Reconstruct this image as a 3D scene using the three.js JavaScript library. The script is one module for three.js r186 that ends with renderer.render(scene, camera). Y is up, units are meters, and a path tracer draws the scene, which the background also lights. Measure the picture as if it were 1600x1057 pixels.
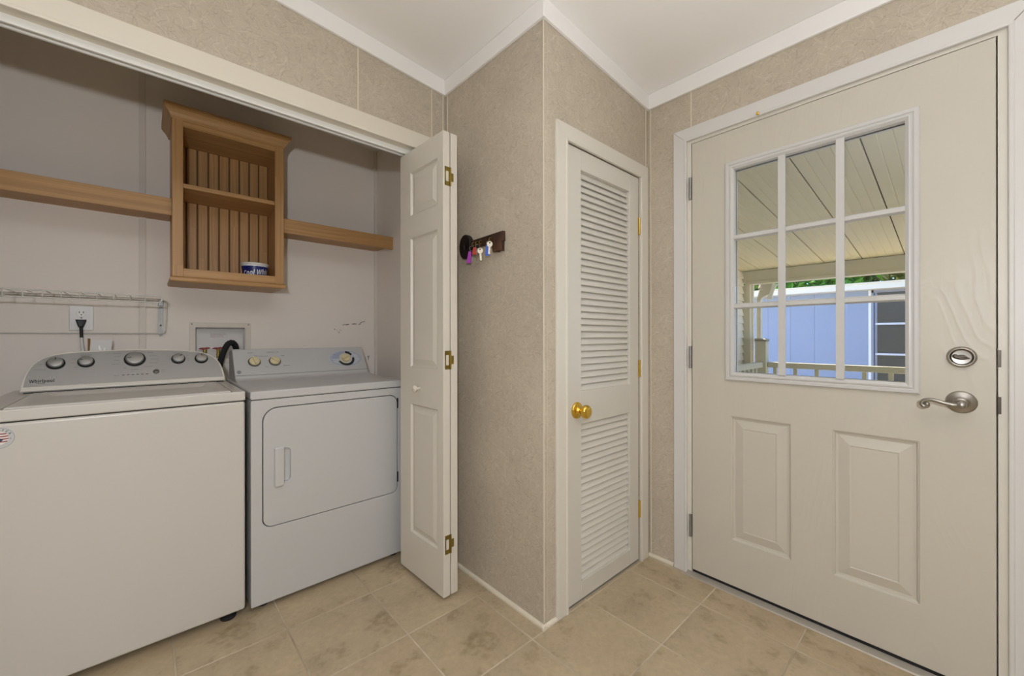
import * as THREE from 'three';
import { RoundedBoxGeometry } from 'three/addons/geometries/RoundedBoxGeometry.js';
import { mergeGeometries } from 'three/addons/utils/BufferGeometryUtils.js';
import { Sky } from 'three/addons/objects/Sky.js';

// ---------------------------------------------------------------- camera, sky, lights, exposure
const scene = new THREE.Scene();
const camera = new THREE.PerspectiveCamera(THREE.MathUtils.radToDeg(2 * Math.atan(528.5 / 630.4)), 1600 / 1057, 0.02, 500);
camera.position.set(0, 1.1314, 0);
camera.rotation.order = 'YXZ';
camera.rotation.set(0, -THREE.MathUtils.degToRad(42.235), THREE.MathUtils.degToRad(-0.07));
camera.setViewOffset(1600, 1057, 0, 2.5, 1600, 1057);
scene.add(camera);

const renderer = new THREE.WebGLRenderer({ antialias: true });
renderer.toneMapping = THREE.LinearToneMapping;
renderer.toneMappingExposure = 1.0;
renderer.shadowMap.enabled = true;

const sunDirection = new THREE.Vector3(0.42, 0.8, -0.42).normalize();
const sky = new Sky();
sky.name = 'sky'; sky.scale.setScalar(400);
sky.material.uniforms.turbidity.value = 3; sky.material.uniforms.rayleigh.value = 1.2;
sky.material.uniforms.mieCoefficient.value = 0.004; sky.material.uniforms.mieDirectionalG.value = 0.8;
sky.material.uniforms.sunPosition.value.copy(sunDirection);
scene.add(sky);
scene.backgroundIntensity = 0.5;
const sun = new THREE.DirectionalLight(0xffecc8, 10.5);
sun.name = 'sun'; sun.position.copy(sunDirection).multiplyScalar(30).add(new THREE.Vector3(7, 0, 0)); sun.target.position.set(7, 0, 0);
sun.castShadow = true;
Object.assign(sun.shadow.camera, { left: -14, right: 14, top: 14, bottom: -14, near: 1, far: 70 });
scene.add(sun, sun.target);

// the photographer's flash, just above and behind the camera (placed from the cabinet's shadow)
const flash = new THREE.PointLight(0xedf3fb, 5.25, 0, 2);
flash.name = 'flash'; flash.position.set(-0.27, 1.37, 0.3); flash.castShadow = true; flash.shadow.radius = 2;
scene.add(flash);
// added uplighter, out of view behind the camera, brightens ceiling and upper walls
const ADDED_UPLIGHT = { at: [0.35, 1.42, 0.55], color: 0xf0f2f8, candela: 9.5 };

// ---------------------------------------------------------------- helpers
function mulberry(a) { return () => { a |= 0; a = a + 0x6D2B79F5 | 0; let t = Math.imul(a ^ a >>> 15, 1 | a); t = t + Math.imul(t ^ t >>> 7, 61 | t) ^ t; return ((t ^ t >>> 14) >>> 0) / 4294967296; }; }
const rnd = mulberry(7);
const used = new Map(), origin = new Map();
const V = (x, y, z) => new THREE.Vector3(x, y, z);
function numbered(n) { const k = used.get(n) ?? 0; used.set(n, k + 1); return k ? n + '_' + String(k).padStart(3, '0') : n; }
function shadows(m) { m.castShadow = m.receiveShadow = true; return m; }
function thing(name, label, category, at = [0, 0, 0], group, kind) {
  const g = new THREE.Group(); g.name = numbered(name); g.position.set(...at); scene.add(g);
  origin.set(g, g.position.clone());
  g.userData = { label, category }; if (group) g.userData.group = group; if (kind) g.userData.kind = kind;
  return g;
}
// a mesh whose geometry is given in world coordinates, hung under its parent
function part(name, geo, mat, parent, label) {
  const g = Array.isArray(geo) ? mg(geo) : geo, o = origin.get(parent) ?? V(0, 0, 0);
  g.computeBoundingBox(); const c = g.boundingBox.getCenter(V(0, 0, 0));
  const m = shadows(new THREE.Mesh(g.clone().translate(-c.x, -c.y, -c.z), mat));
  m.name = name; m.position.copy(c).sub(o); origin.set(m, c); parent.add(m);
  if (label) m.userData.label = label;
  return m;
}
function single(name, geo, mat, label, category, group, kind) {
  const m = part(name, geo, mat, scene); m.name = numbered(name);
  m.userData = { label, category }; if (group) m.userData.group = group; if (kind) m.userData.kind = kind;
  return m;
}
function structure(name, geo, mat, label, category) { return single(name, geo, mat, label, category, null, 'structure'); }
function mg(list) {
  return mergeGeometries(list.map((g) => {
    const q = g.index ? g.toNonIndexed() : g.clone();
    for (const k of Object.keys(q.attributes)) if (!['position', 'normal', 'uv'].includes(k)) q.deleteAttribute(k);
    if (!q.attributes.uv) q.setAttribute('uv', new THREE.BufferAttribute(new Float32Array(q.attributes.position.count * 2), 2));
    q.morphAttributes = {}; q.clearGroups();
    return q;
  }));
}
// box between two corners with softly rounded edges
function bx(x0, x1, y0, y1, z0, z1, r = 0) {
  const w = Math.abs(x1 - x0), h = Math.abs(y1 - y0), d = Math.abs(z1 - z0);
  const g = r ? new RoundedBoxGeometry(w, h, d, 2, Math.min(r, w * 0.49, h * 0.49, d * 0.49)) : new THREE.BoxGeometry(w, h, d);
  return g.translate((x0 + x1) / 2, (y0 + y1) / 2, (z0 + z1) / 2);
}
function cyl(r0, r1, h, seg = 24) { return new THREE.CylinderGeometry(r1, r0, h, seg); }
function cylBetween(a, b, r, seg = 10, r2 = r) {
  const d = b.clone().sub(a), g = new THREE.CylinderGeometry(r2, r, d.length(), seg);
  g.applyQuaternion(new THREE.Quaternion().setFromUnitVectors(V(0, 1, 0), d.clone().normalize()));
  return g.translate((a.x + b.x) / 2, (a.y + b.y) / 2, (a.z + b.z) / 2);
}
function tube(points, r, seg = 40, rad = 8, closed = false, tension = 0.5) { return new THREE.TubeGeometry(new THREE.CatmullRomCurve3(points.map((p) => V(...p)), closed, 'catmullrom', tension), seg, r, rad, closed); }
function lathe(pts, seg = 36) { return new THREE.LatheGeometry(pts.map((p) => new THREE.Vector2(p[0], p[1])), seg); }
// uv in metres from the dominant direction of each face; turned: swap u and v
function uvBox(g0, turned = false, du = 0, dv = 0) {
  const g = g0.index ? g0.toNonIndexed() : g0, p = g.attributes.position, n = g.attributes.normal, uv = new Float32Array(p.count * 2);
  for (let i = 0; i < p.count; i++) {
    const ax = Math.abs(n.getX(i)), ay = Math.abs(n.getY(i)), az = Math.abs(n.getZ(i));
    let u, v;
    if (ax >= ay && ax >= az) { u = p.getZ(i); v = p.getY(i); } else if (ay >= az) { u = p.getX(i); v = p.getZ(i); } else { u = p.getX(i); v = p.getY(i); }
    uv[2 * i] = (turned ? v : u) + du; uv[2 * i + 1] = (turned ? u : v) + dv;
  }
  g.setAttribute('uv', new THREE.BufferAttribute(uv, 2));
  return g;
}
function poly(pts, holes = []) {
  const s = new THREE.Shape(pts.map((p) => new THREE.Vector2(p[0], p[1])));
  for (const h of holes) s.holes.push(new THREE.Path(h.map((p) => new THREE.Vector2(p[0], p[1]))));
  return s;
}
function rrect(x0, x1, y0, y1, r, Cls = THREE.Shape) {
  const s = new Cls();
  const [a, b, c, d] = Array.isArray(r) ? r : [r, r, r, r];          // bottom-left, bottom-right, top-right, top-left
  s.moveTo(x0 + a, y0); s.lineTo(x1 - b, y0); s.absarc(x1 - b, y0 + b, b, -Math.PI / 2, 0); s.lineTo(x1, y1 - c); s.absarc(x1 - c, y1 - c, c, 0, Math.PI / 2);
  s.lineTo(x0 + d, y1); s.absarc(x0 + d, y1 - d, d, Math.PI / 2, Math.PI); s.lineTo(x0, y0 + a); s.absarc(x0 + a, y0 + a, a, Math.PI, 1.5 * Math.PI);
  return s;
}
const rect = (x0, x1, y0, y1) => [[x0, y0], [x1, y0], [x1, y1], [x0, y1]];
function extrude(shape, depth, bevel = 0, curve = 10) {
  return new THREE.ExtrudeGeometry(shape, { depth: depth - 2 * bevel, bevelEnabled: bevel > 0, bevelSize: bevel, bevelThickness: bevel, bevelOffset: -bevel, bevelSegments: 2, curveSegments: curve }).translate(0, 0, bevel);
}
// local (u, v, out) to the world: faces +z / faces -x
const onZ = (g, z) => g.translate(0, 0, z);
const onX = (g, x) => g.applyMatrix4(new THREE.Matrix4().set(0, 0, -1, x, 0, 1, 0, 0, 1, 0, 0, 0, 0, 0, 0, 1)); // u -> z, out -> -x
// nested rectangles at [inset, out] steps, the last one filled: moulded door panels, frames (open = no fill)
function moulded(u0, u1, v0, v1, steps, open = false) {
  const pos = [];
  const ring = ([i, o]) => [[u0 + i, v0 + i, o], [u1 - i, v0 + i, o], [u1 - i, v1 - i, o], [u0 + i, v1 - i, o]];
  const quad = (a, b, c, d) => pos.push(...a, ...b, ...c, ...a, ...c, ...d);
  for (let k = 0; k + 1 < steps.length; k++) { const A = ring(steps[k]), B = ring(steps[k + 1]); for (let e = 0; e < 4; e++) { const f = (e + 1) % 4; quad(A[e], A[f], B[f], B[e]); } }
  if (!open) { const L = ring(steps.at(-1)); quad(...L); }
  const g = new THREE.BufferGeometry(); g.setAttribute('position', new THREE.Float32BufferAttribute(pos, 3)); g.computeVertexNormals();
  return uvBox(g);
}
// stacked rectangles [y, outset] round x0..x1, back plane zb, front zf (left, front and right are moulded)
function loftRect(x0, x1, zb, zf, steps) {
  const pos = [], quad = (a, b, c, d) => pos.push(...a, ...b, ...c, ...a, ...c, ...d);
  const ring = ([y, o]) => [[x0 - o, y, zb], [x0 - o, y, zf + o], [x1 + o, y, zf + o], [x1 + o, y, zb]];
  for (let k = 0; k + 1 < steps.length; k++) { const A = ring(steps[k]), B = ring(steps[k + 1]); for (let e = 0; e < 4; e++) { const f = (e + 1) % 4; quad(A[e], A[f], B[f], B[e]); } }
  const a = ring(steps[0]), b = ring(steps.at(-1)); quad(a[3], a[2], a[1], a[0]); quad(...b);
  const g = new THREE.BufferGeometry(); g.setAttribute('position', new THREE.Float32BufferAttribute(pos, 3)); g.computeVertexNormals();
  return g;
}

// ---------------------------------------------------------------- textures
function noiseField(period, seed) {
  const r = mulberry(seed), t = new Float32Array(period * period).map(() => r());
  return (x, y) => {
    const xi = Math.floor(x), yi = Math.floor(y), fx = x - xi, fy = y - yi, sx = fx * fx * (3 - 2 * fx), sy = fy * fy * (3 - 2 * fy);
    const X0 = ((xi % period) + period) % period, X1 = (X0 + 1) % period, Y0 = ((yi % period) + period) % period, Y1 = (Y0 + 1) % period;
    return (t[Y0 * period + X0] * (1 - sx) + t[Y0 * period + X1] * sx) * (1 - sy) + (t[Y1 * period + X0] * (1 - sx) + t[Y1 * period + X1] * sx) * sy;
  };
}
function dataTexture(n, fn, srgb = true) {
  const d = new Uint8Array(n * n * 4);
  for (let y = 0; y < n; y++) for (let x = 0; x < n; x++) { const c = fn(x / n, y / n), i = (y * n + x) * 4; d[i] = c[0]; d[i + 1] = c[1]; d[i + 2] = c[2]; d[i + 3] = 255; }
  const t = new THREE.DataTexture(d, n, n); t.wrapS = t.wrapT = THREE.RepeatWrapping; t.magFilter = THREE.LinearFilter; t.minFilter = THREE.LinearMipmapLinearFilter; t.generateMipmaps = true;
  if (srgb) t.colorSpace = THREE.SRGBColorSpace; t.needsUpdate = true;
  return t;
}
const clampB = (x) => Math.max(0, Math.min(255, x));
function fbm(seed, base, oct = 4) {
  const fs = Array.from({ length: oct }, (_, i) => noiseField(base << i, seed + i * 17));
  return (u, v) => { let s = 0, a = 0.5, t = 0; for (let i = 0; i < oct; i++) { s += a * fs[i](u * (base << i), v * (base << i)); t += a; a *= 0.55; } return s / t; };
}
function canvasTexture(w, h, draw, wrap = false) {
  const c = document.createElement('canvas'); c.width = w; c.height = h; draw(c.getContext('2d'), w, h);
  const t = new THREE.CanvasTexture(c); t.colorSpace = THREE.SRGBColorSpace; if (wrap) t.wrapS = t.wrapT = THREE.RepeatWrapping;
  return t;
}
function repeated(t, x, y = x) { const c = t.clone(); c.repeat.set(x, y); c.needsUpdate = true; return c; }

// printed wall panels: soft mottling and short crushed-paper strokes, one metre and a bit across
const paperTexture = (() => {
  const n = 1024, low = fbm(11, 4, 5), r = mulberry(21);
  const t = canvasTexture(n, n, (g) => {
    const img = g.createImageData(n, n);
    for (let y = 0; y < n; y++) for (let x = 0; x < n; x++) { const k = (low(x / n, y / n) - 0.5) * 26 + (r() - 0.5) * 5, i = (y * n + x) * 4; img.data[i] = clampB(194 + k); img.data[i + 1] = clampB(182 + k); img.data[i + 2] = clampB(163 + k * 0.9); img.data[i + 3] = 255; }
    g.putImageData(img, 0, 0);
    g.lineCap = 'round';
    for (let k = 0; k < 9500; k++) {
      const x = r() * n, y = r() * n, a = r() * 6.283, L = 8 + r() * 27, b = a + (r() - 0.5) * 1.5, light = r() < 0.5;
      g.strokeStyle = light ? 'rgba(226,216,196,' + (0.08 + r() * 0.22) + ')' : 'rgba(138,122,104,' + (0.05 + r() * 0.15) + ')'; g.lineWidth = 1 + r() * 2.8;
      for (const ox of [0, x > n / 2 ? -n : n]) for (const oy of [0, y > n / 2 ? -n : n]) {
        g.beginPath(); g.moveTo(x + ox, y + oy); g.quadraticCurveTo(x + ox + Math.cos(a) * L * 0.5, y + oy + Math.sin(a) * L * 0.5, x + ox + Math.cos(b) * L, y + oy + Math.sin(b) * L); g.stroke();
      }
    }
  }, true);
  t.repeat.set(1 / 1.1, 1 / 1.1);
  return t;
})();
const tileTexture = (() => {
  const a = fbm(31, 6, 5), b = fbm(41, 14, 4), c = fbm(51, 60, 3);
  return dataTexture(1024, (u, v) => {
    const m = (a(u, v) - 0.5) * 1.2, s = Math.max(0, b(u, v) * 0.6 + c(u, v) * 0.4 - 0.55) * 3.6, q = (c(u, v) - 0.5);
    return [clampB(186 + m * 16 - s * 40 + q * 22), clampB(168 + m * 15 - s * 40 + q * 21), clampB(139 + m * 10 - s * 40 + q * 19)];
  });
})();
const woodTexture = (() => {
  const a = fbm(61, 6, 4), b = noiseField(256, 71), c = noiseField(64, 72);
  return dataTexture(512, (u, v) => {       // grain runs along v
    const w = a(u, v * 0.25) * 2, streak = b(u * 256, v * 4), band = c(u * 40 + w * 2, v * 1.0), k = (streak - 0.5) * 16 + (band - 0.5) * 22;
    return [clampB(185 + k), clampB(142 + k * 0.92), clampB(90 + k * 0.8)];
  });
})();
// embossed oak grain of the entry door, height only
const grainTexture = (() => {
  const a = fbm(81, 3, 4), b = noiseField(256, 91);
  return dataTexture(1024, (u, v) => {
    const x = (u - 0.5) * 2, y = v * 3, w = (a(u, v) - 0.5) * 1.3;
    const f = Math.sqrt(x * x * 16 + 0.15) + y * 0.9 + w * 2.2, g = 0.5 + 0.5 * Math.sin(f * 26);
    const h = Math.pow(g, 3) * 150 + b(u * 256, v * 12) * 60 + 40;
    return [h, h, h];
  }, false);
})();
const brushedNoise = (() => { const a = fbm(101, 30, 3); return dataTexture(256, (u, v) => { const h = 110 + a(u, v) * 40; return [h, h, h]; }, false); })();
const darkWoodTexture = (() => {
  const a = fbm(111, 8, 4), b = noiseField(128, 112);
  return dataTexture(256, (u, v) => { const k = (a(u, v) - 0.5) * 90 + (b(u * 10, v * 100) - 0.5) * 26; return [clampB(66 + k), clampB(40 + k * 0.7), clampB(27 + k * 0.5)]; });
})();
const leafTexture = (() => { const a = fbm(121, 16, 4); return dataTexture(256, (u, v) => { const k = (a(u, v) - 0.5) * 120; return [clampB(120 + k), clampB(150 + k), clampB(62 + k * 0.6)]; }); })();
const groutTexture = (() => { const a = fbm(131, 5, 4), b = fbm(132, 60, 2); return dataTexture(512, (u, v) => { const k = (a(u, v) - 0.5) * 90 + (b(u, v) - 0.5) * 24; return [clampB(198 + k), clampB(183 + k), clampB(160 + k)]; }); })();

// ---------------------------------------------------------------- materials
const std = (color, roughness = 0.6, extra = {}) => new THREE.MeshStandardMaterial({ color, roughness, ...extra });
const M = {
  paper: std(0xffffff, 0.75, { map: paperTexture, bumpMap: paperTexture, bumpScale: 0.0012 }),
  ceiling: std(0xf8f5f1, 0.8), crown: std(0xf8f5f1, 0.5),
  trim: std(0xe0dacd, 0.42), trimA: std(0xe4dccb, 0.42), entryTrim: std(0xdcd9d4, 0.42), bead: std(0xded3bd, 0.6), guard: std(0xcdc1ab, 0.7), base: std(0xe4dac6, 0.45),
  bifold: std(0xddd6c9, 0.42), louver: std(0xd8d3c8, 0.45),
  entry: std(0xcec7b8, 0.4, { bumpMap: repeated(grainTexture, 1 / 0.95, 1 / 2.1), bumpScale: 0.0005 }),
  entryPanel: std(0xcec7b8, 0.4), vinyl: std(0xd1cfcb, 0.35),
  closet: std(0xf2e9df, 0.7), closetBead: std(0xe6ddd2, 0.6),
  tile: std(0xffffff, 0.38, { map: tileTexture }), grout: std(0xffffff, 0.85, { map: repeated(groutTexture, 1 / 2, 1 / 2) }),
  wood: std(0xffffff, 0.45, { map: repeated(woodTexture, 1 / 0.3, 1 / 0.8) }),
  washer: new THREE.MeshPhysicalMaterial({ color: 0xcfcac2, roughness: 0.3, clearcoat: 0.25, clearcoatRoughness: 0.2 }),
  dryer: new THREE.MeshPhysicalMaterial({ color: 0xc6c5c3, roughness: 0.3, clearcoat: 0.25, clearcoatRoughness: 0.2 }),
  seam: std(0x3a3833, 0.8), black: std(0x131313, 0.5), rubber: std(0x1c1c1c, 0.8),
  silver: std(0xb9b9b6, 0.38, { metalness: 0.75 }), steel: std(0x9c9c9a, 0.4, { metalness: 0.9 }),
  nickel: std(0xaaa59c, 0.36, { metalness: 1 }), nickelDark: std(0x5d564e, 0.4, { metalness: 1 }),
  brass: std(0xe8c258, 0.18, { metalness: 1 }), dullBrass: std(0xa08c48, 0.4, { metalness: 0.9 }),
  track: std(0xf0efe9, 0.35), galv: std(0x9b9c99, 0.45, { metalness: 0.5 }), alu: std(0xcfd0ce, 0.4, { metalness: 0.55 }), sill: std(0xb3aca1, 0.5, { metalness: 0.5 }),
  ivory: std(0xdccfa4, 0.4), plate: std(0xdcd8d3, 0.35), white: std(0xe8e6e1, 0.4), wire: std(0xd6d3ca, 0.35),
  red: std(0x8e2222, 0.45), darkWood: std(0xffffff, 0.5, { map: darkWoodTexture }),
  glass: new THREE.MeshPhysicalMaterial({ color: 0xffffff, roughness: 0.0, transmission: 1, thickness: 0, ior: 1.45 }),
};

// ---------------------------------------------------------------- the room
const A = -1.764, B = 1.141, Cz = -1.074, D = 1.926, BACK = -2.755, SIDE = 1.206, WEST = -3.0, SOUTH = 2.6;
const yc = (x) => 2.531 - 0.0825 * x;         // the ceiling slopes down to the east
const soloWall = (name, g, mat, label, cat = 'wall') => structure(name, uvBox(g), mat, label, cat);

// floor: grout bed with one mesh per tile
{
  const fl = thing('floor', 'beige mottled ceramic tile floor with pale grout lines', 'floor', [0, 0, 0], null, 'structure');
  part('grout', uvBox(bx(WEST - 0.1, 2.05, -0.12, -0.0012, BACK - 0.1, SOUTH + 0.1)), M.grout, fl);
  const sx = 0.3316, sz = 0.3367, gap = 0.0042, variants = [];
  for (let k = 0; k < 8; k++) { const g = new RoundedBoxGeometry(sx - gap, 0.012, sz - gap, 1, 0.0025).translate(0, -0.006, 0); variants.push(uvBox(g, k % 2 === 1, rnd() * 9, rnd() * 9)); }
  const tones = [[1, 1, 1], [0.97, 0.965, 0.955], [1.0, 0.985, 0.96]].map((c) => { const m = M.tile.clone(); m.color.setRGB(...c); return m; });
  const trimmed = new Map();
  for (let i = -9; i < 6; i++) for (let j = -4; j < 13; j++) {
    let x0 = 0.0735 + i * sx + gap / 2, x1 = x0 + sx - gap, z0 = -1.738 + j * sz + gap / 2, z1 = z0 + sz - gap;
    x0 = Math.max(x0, WEST); x1 = Math.min(x1, D - 0.028); z0 = Math.max(z0, BACK); z1 = Math.min(z1, SOUTH);
    if (x1 - x0 < 0.02 || z1 - z0 < 0.02) continue;
    const whole = x1 - x0 > sx - gap - 1e-6 && z1 - z0 > sz - gap - 1e-6;
    let g = variants[Math.floor(rnd() * 8)];
    if (!whole) { const key = (x1 - x0).toFixed(4) + '_' + (z1 - z0).toFixed(4); if (!trimmed.has(key)) trimmed.set(key, uvBox(new RoundedBoxGeometry(x1 - x0, 0.012, z1 - z0, 1, 0.0025).translate(0, -0.006, 0), false, rnd() * 9, rnd() * 9)); g = trimmed.get(key); }
    const m = shadows(new THREE.Mesh(g, tones[Math.floor(rnd() * 3)])); m.name = 'tile'; m.position.set((x0 + x1) / 2, 0, (z0 + z1) / 2); fl.add(m);
  }
}
// ceiling
structure('ceiling', extrude(poly([[WEST - 0.1, yc(WEST - 0.1)], [2.05, yc(2.05)], [2.05, yc(2.05) + 0.12], [WEST - 0.1, yc(WEST - 0.1) + 0.12]]), SOUTH - BACK + 0.2).translate(0, 0, BACK - 0.1), M.ceiling, 'plain white sloping ceiling', 'ceiling');
// walls
const OP = { x0: -0.47, x1: 1.02, y: 2.055 };                    // laundry opening
const sloped = (x0, x1, holes) => poly([[x0, 0], ...holes, [x1, 0], [x1, yc(x1)], [x0, yc(x0)]]);
soloWall('wall_north', extrude(sloped(WEST - 0.1, 2.05, [[OP.x0, 0], [OP.x0, OP.y], [OP.x1, OP.y], [OP.x1, 0]]), 0.096).translate(0, 0, A - 0.096), M.paper, 'beige crushed-paper print wall above the laundry opening');
const wallB = soloWall('wall_center', bx(B, B + 0.095, 0, yc(B), A, Cz), M.paper, 'beige print wall face that carries the key rack');
const L2 = { x0: 1.279, x1: 1.84, y: 1.934 };                    // louvered door opening
soloWall('wall_pantry', extrude(sloped(B + 0.095, D, [[L2.x0, 0], [L2.x0, L2.y], [L2.x1, L2.y], [L2.x1, 0]]), 0.095).translate(0, 0, Cz - 0.095), M.paper, 'beige print wall around the louvered door');
const E1 = { z0: -0.868, z1: 0.107, y: 2.066 };                  // entry opening
soloWall('wall_east', onX(extrude(poly([[A - 0.096, 0], [E1.z0, 0], [E1.z0, E1.y], [E1.z1, E1.y], [E1.z1, 0], [SOUTH, 0], [SOUTH, yc(D)], [A - 0.096, yc(D)]]), 0.124), D + 0.124), M.paper, 'beige print wall around the entry door');
soloWall('wall_south', extrude(sloped(WEST, D, []), 0.1).translate(0, 0, SOUTH), M.paper, 'beige print wall behind the camera');
soloWall('wall_west', bx(WEST - 0.1, WEST, 0, yc(WEST), A, SOUTH + 0.1), M.paper, 'beige print wall at the far end behind the camera');
const boxHole = [[0.196, 1.008], [0.196, 1.184], [0.425, 1.184], [0.425, 1.008]];
const closetN = soloWall('wall_closet_back', extrude(poly([[-0.75, 0], [SIDE, 0], [SIDE, yc(SIDE)], [-0.75, yc(-0.75)]], [boxHole]), 0.1).translate(0, 0, BACK - 0.1), M.closet, 'pale grey back wall of the laundry closet');
soloWall('wall_closet_right', bx(SIDE, SIDE + 0.1, 0, yc(SIDE), BACK - 0.1, A - 0.096), M.closet, 'pale grey right side wall of the laundry closet');
soloWall('wall_closet_left', bx(-0.85, -0.75, 0, yc(-0.75), BACK - 0.1, A - 0.096), M.closet, 'pale grey left side wall of the laundry closet');

// crown boards
const ch = 0.076, ct = 0.013;
{
  const run = (x0, x1) => poly([[x0, yc(x0) - ch], [x1, yc(x1) - ch], [x1, yc(x1)], [x0, yc(x0)]]);
  structure('trim_1', extrude(run(WEST, B), ct, 0.002).translate(0, 0, A), M.crown, 'white crown board over the laundry opening', 'crown molding');
  structure('trim_2', bx(B - ct, B, yc(B) - ch, yc(B), A + ct, Cz + ct, 0.002), M.crown, 'white crown board over the key rack wall', 'crown molding');
  structure('trim_3', extrude(run(B, D), ct, 0.002).translate(0, 0, Cz), M.crown, 'white crown board over the louvered door', 'crown molding');
  structure('trim_4', bx(D - ct, D, yc(D) - ch, yc(D), Cz + ct, SOUTH, 0.002), M.crown, 'white crown board over the entry door', 'crown molding');
}
// quarter-round baseboards
{
  const q = (len) => { const s = new THREE.Shape(); s.moveTo(0, 0); s.lineTo(0.0115, 0); s.absarc(0.001, 0.0045, 0.0105, -0.35, Math.PI / 2); s.lineTo(0, 0.015); return extrude(s, len, 0, 6); };
  structure('baseboard_center', q(Cz - A + 0.012).rotateY(Math.PI).translate(B, 0, Cz + 0.012), M.base, 'white quarter-round strip along the foot of the key rack wall', 'baseboard');
  structure('baseboard_corner', q(0.084).rotateY(-Math.PI / 2).translate(1.21, 0, Cz), M.base, 'short white quarter-round piece between corner and louvered door', 'baseboard');
  structure('baseboard_east', q(0.133).rotateY(Math.PI).translate(D, 0, -0.934), M.base, 'short white quarter-round piece left of the entry door', 'baseboard');
}
// slim cream beads over the panel joints and in the corners
{
  const bead = (name, x0, x1, z0, z1, y0, y1, label, m = M.bead) => structure(name, bx(x0, x1, y0, y1, z0, z1, 0.0015), m, label, 'wall bead');
  let n = 5; const w = 0.0035;
  bead('trim_' + n++, 1.059 - w, 1.059 + w, A, A + 0.003, 2.122, yc(1.06) - ch, 'slim cream bead above the folded closet door');
  bead('trim_' + n++, 0.69 - w, 0.69 + w, A, A + 0.003, 2.122, yc(0.69) - ch, 'slim cream bead above the middle of the laundry opening');
  bead('trim_' + n++, 1.125 - w, 1.125 + w, A, A + 0.005, 0.02, yc(1.125) - ch, 'slim cream bead in the corner by the folded closet door');
  bead('trim_' + n++, B - 0.005, B, A + 0.019, A + 0.026, 0.02, yc(B) - ch, 'slim cream bead on the key rack wall at its inner corner');
  bead('trim_' + n++, B - 0.0015, B + 0.003, Cz - 0.003, Cz + 0.0015, 0.02, yc(B) - ch, 'slim cream bead on the outer corner between key rack and louvered door');
  bead('trim_' + n++, 1.158, 1.161, Cz, Cz + 0.0015, 0.02, yc(1.16) - ch, 'faint corner guard edge left of the louvered door casing', M.guard);
  bead('trim_' + n++, 1.9, 1.907, Cz, Cz + 0.004, 0.02, yc(1.9) - ch, 'slim cream bead right of the louvered door');
  bead('trim_' + n++, D - 0.004, D, Cz + 0.013, Cz + 0.02, 0.02, yc(D) - ch, 'slim cream bead in the corner left of the entry door');
  bead('trim_' + n++, D - 0.003, D, -0.852, -0.845, 2.124, yc(D) - ch, 'slim cream bead above the entry door corner');
  bead('trim_' + n++, -0.025, 0.001, BACK, BACK + 0.008, 0.02, yc(0), 'flat batten strip on the closet back wall', M.closetBead);
  bead('trim_' + n++, SIDE - 0.016, SIDE, BACK, BACK + 0.016, 0.02, yc(SIDE), 'corner strip of the laundry closet', M.closetBead);
}
// mitred casings: u along the wall, v up
function casing(name, label, mat, place, u0, u1, v, w, crack = 0) {
  const right = true;
  const t = thing(name, label, 'door casing', [0, 0, 0], null, 'structure');
  const board = (p, n2) => { part('casing_board', place(extrude(poly(p), 0.012, 0.0025)), mat, t); };
  board([[u0 - w, 0], [u0, 0], [u0, v], [u0 - w, v + w]]);
  board([[u0, v], [u1, v], [u1 + w, v + w], [u0 - w, v + w]]);
  if (right) board([[u1 + crack, 0], [u1 + w, 0], [u1 + w, v + w - crack * 1.4], [u1 + crack, v - crack * 0.4]]);
  const b = 0.011;                                                   // inner bead of the profile
  part('casing_bead', place(mg([extrude(poly(rect(u0 - b, u0 + 0.001, 0, v)), 0.0155, 0.003), extrude(poly(rect(u0 - b, u1 + b, v - 0.001, v + b)), 0.0155, 0.003), ...(right ? [extrude(poly(rect(u1 - 0.001, u1 + b, 0, v)), 0.0155, 0.003)] : [])])), mat, t);
  return t;
}
const faceA = (g) => onZ(g, A), faceC = (g) => onZ(g, Cz), faceD = (g) => onX(g, D);
{
  const t = casing('trim_16', 'cream casing round the wide laundry opening', M.trimA, faceA, OP.x0, 1.024, 2.041, 0.079);
  part('head_jamb', bx(OP.x0, OP.x1, 2.041, 2.055, A - 0.096, A + 0.001), M.trimA, t);
  part('side_jamb', bx(OP.x1 - 0.001, 1.026, 0, 2.041, A - 0.096, A + 0.001), M.trimA, t);
  part('side_jamb', bx(OP.x0, OP.x0 + 0.014, 0, 2.041, A - 0.096, A + 0.001), M.trimA, t);
}
{
  const t = thing('trim_17', 'white metal double-lipped track under the laundry opening head', 'door track', [0.28, 2.02, A - 0.05], null, 'structure');
  const z = A - 0.05;
  part('track_web', bx(-0.455, 1.019, 2.034, 2.041, z - 0.019, z + 0.019), M.track, t);
  part('track_lip', bx(-0.455, 1.019, 2.017, 2.036, z + 0.009, z + 0.019, 0.002), M.track, t);
  part('track_lip', bx(-0.455, 1.019, 2.017, 2.036, z - 0.019, z - 0.009, 0.002), M.track, t);
}
casing('trim_18', 'cream casing round the louvered door', M.trim, faceC, 1.272, 1.842, 1.93, 0.066);
{
  const t = thing('trim_19', 'dark gap strip on the floor under the louvered door', 'threshold', [1.56, 0, Cz - 0.04], null, 'structure');
  part('strip', bx(1.279, 1.84, 0, 0.004, Cz - 0.085, Cz - 0.001, 0.001), M.sill, t);
}
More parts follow.
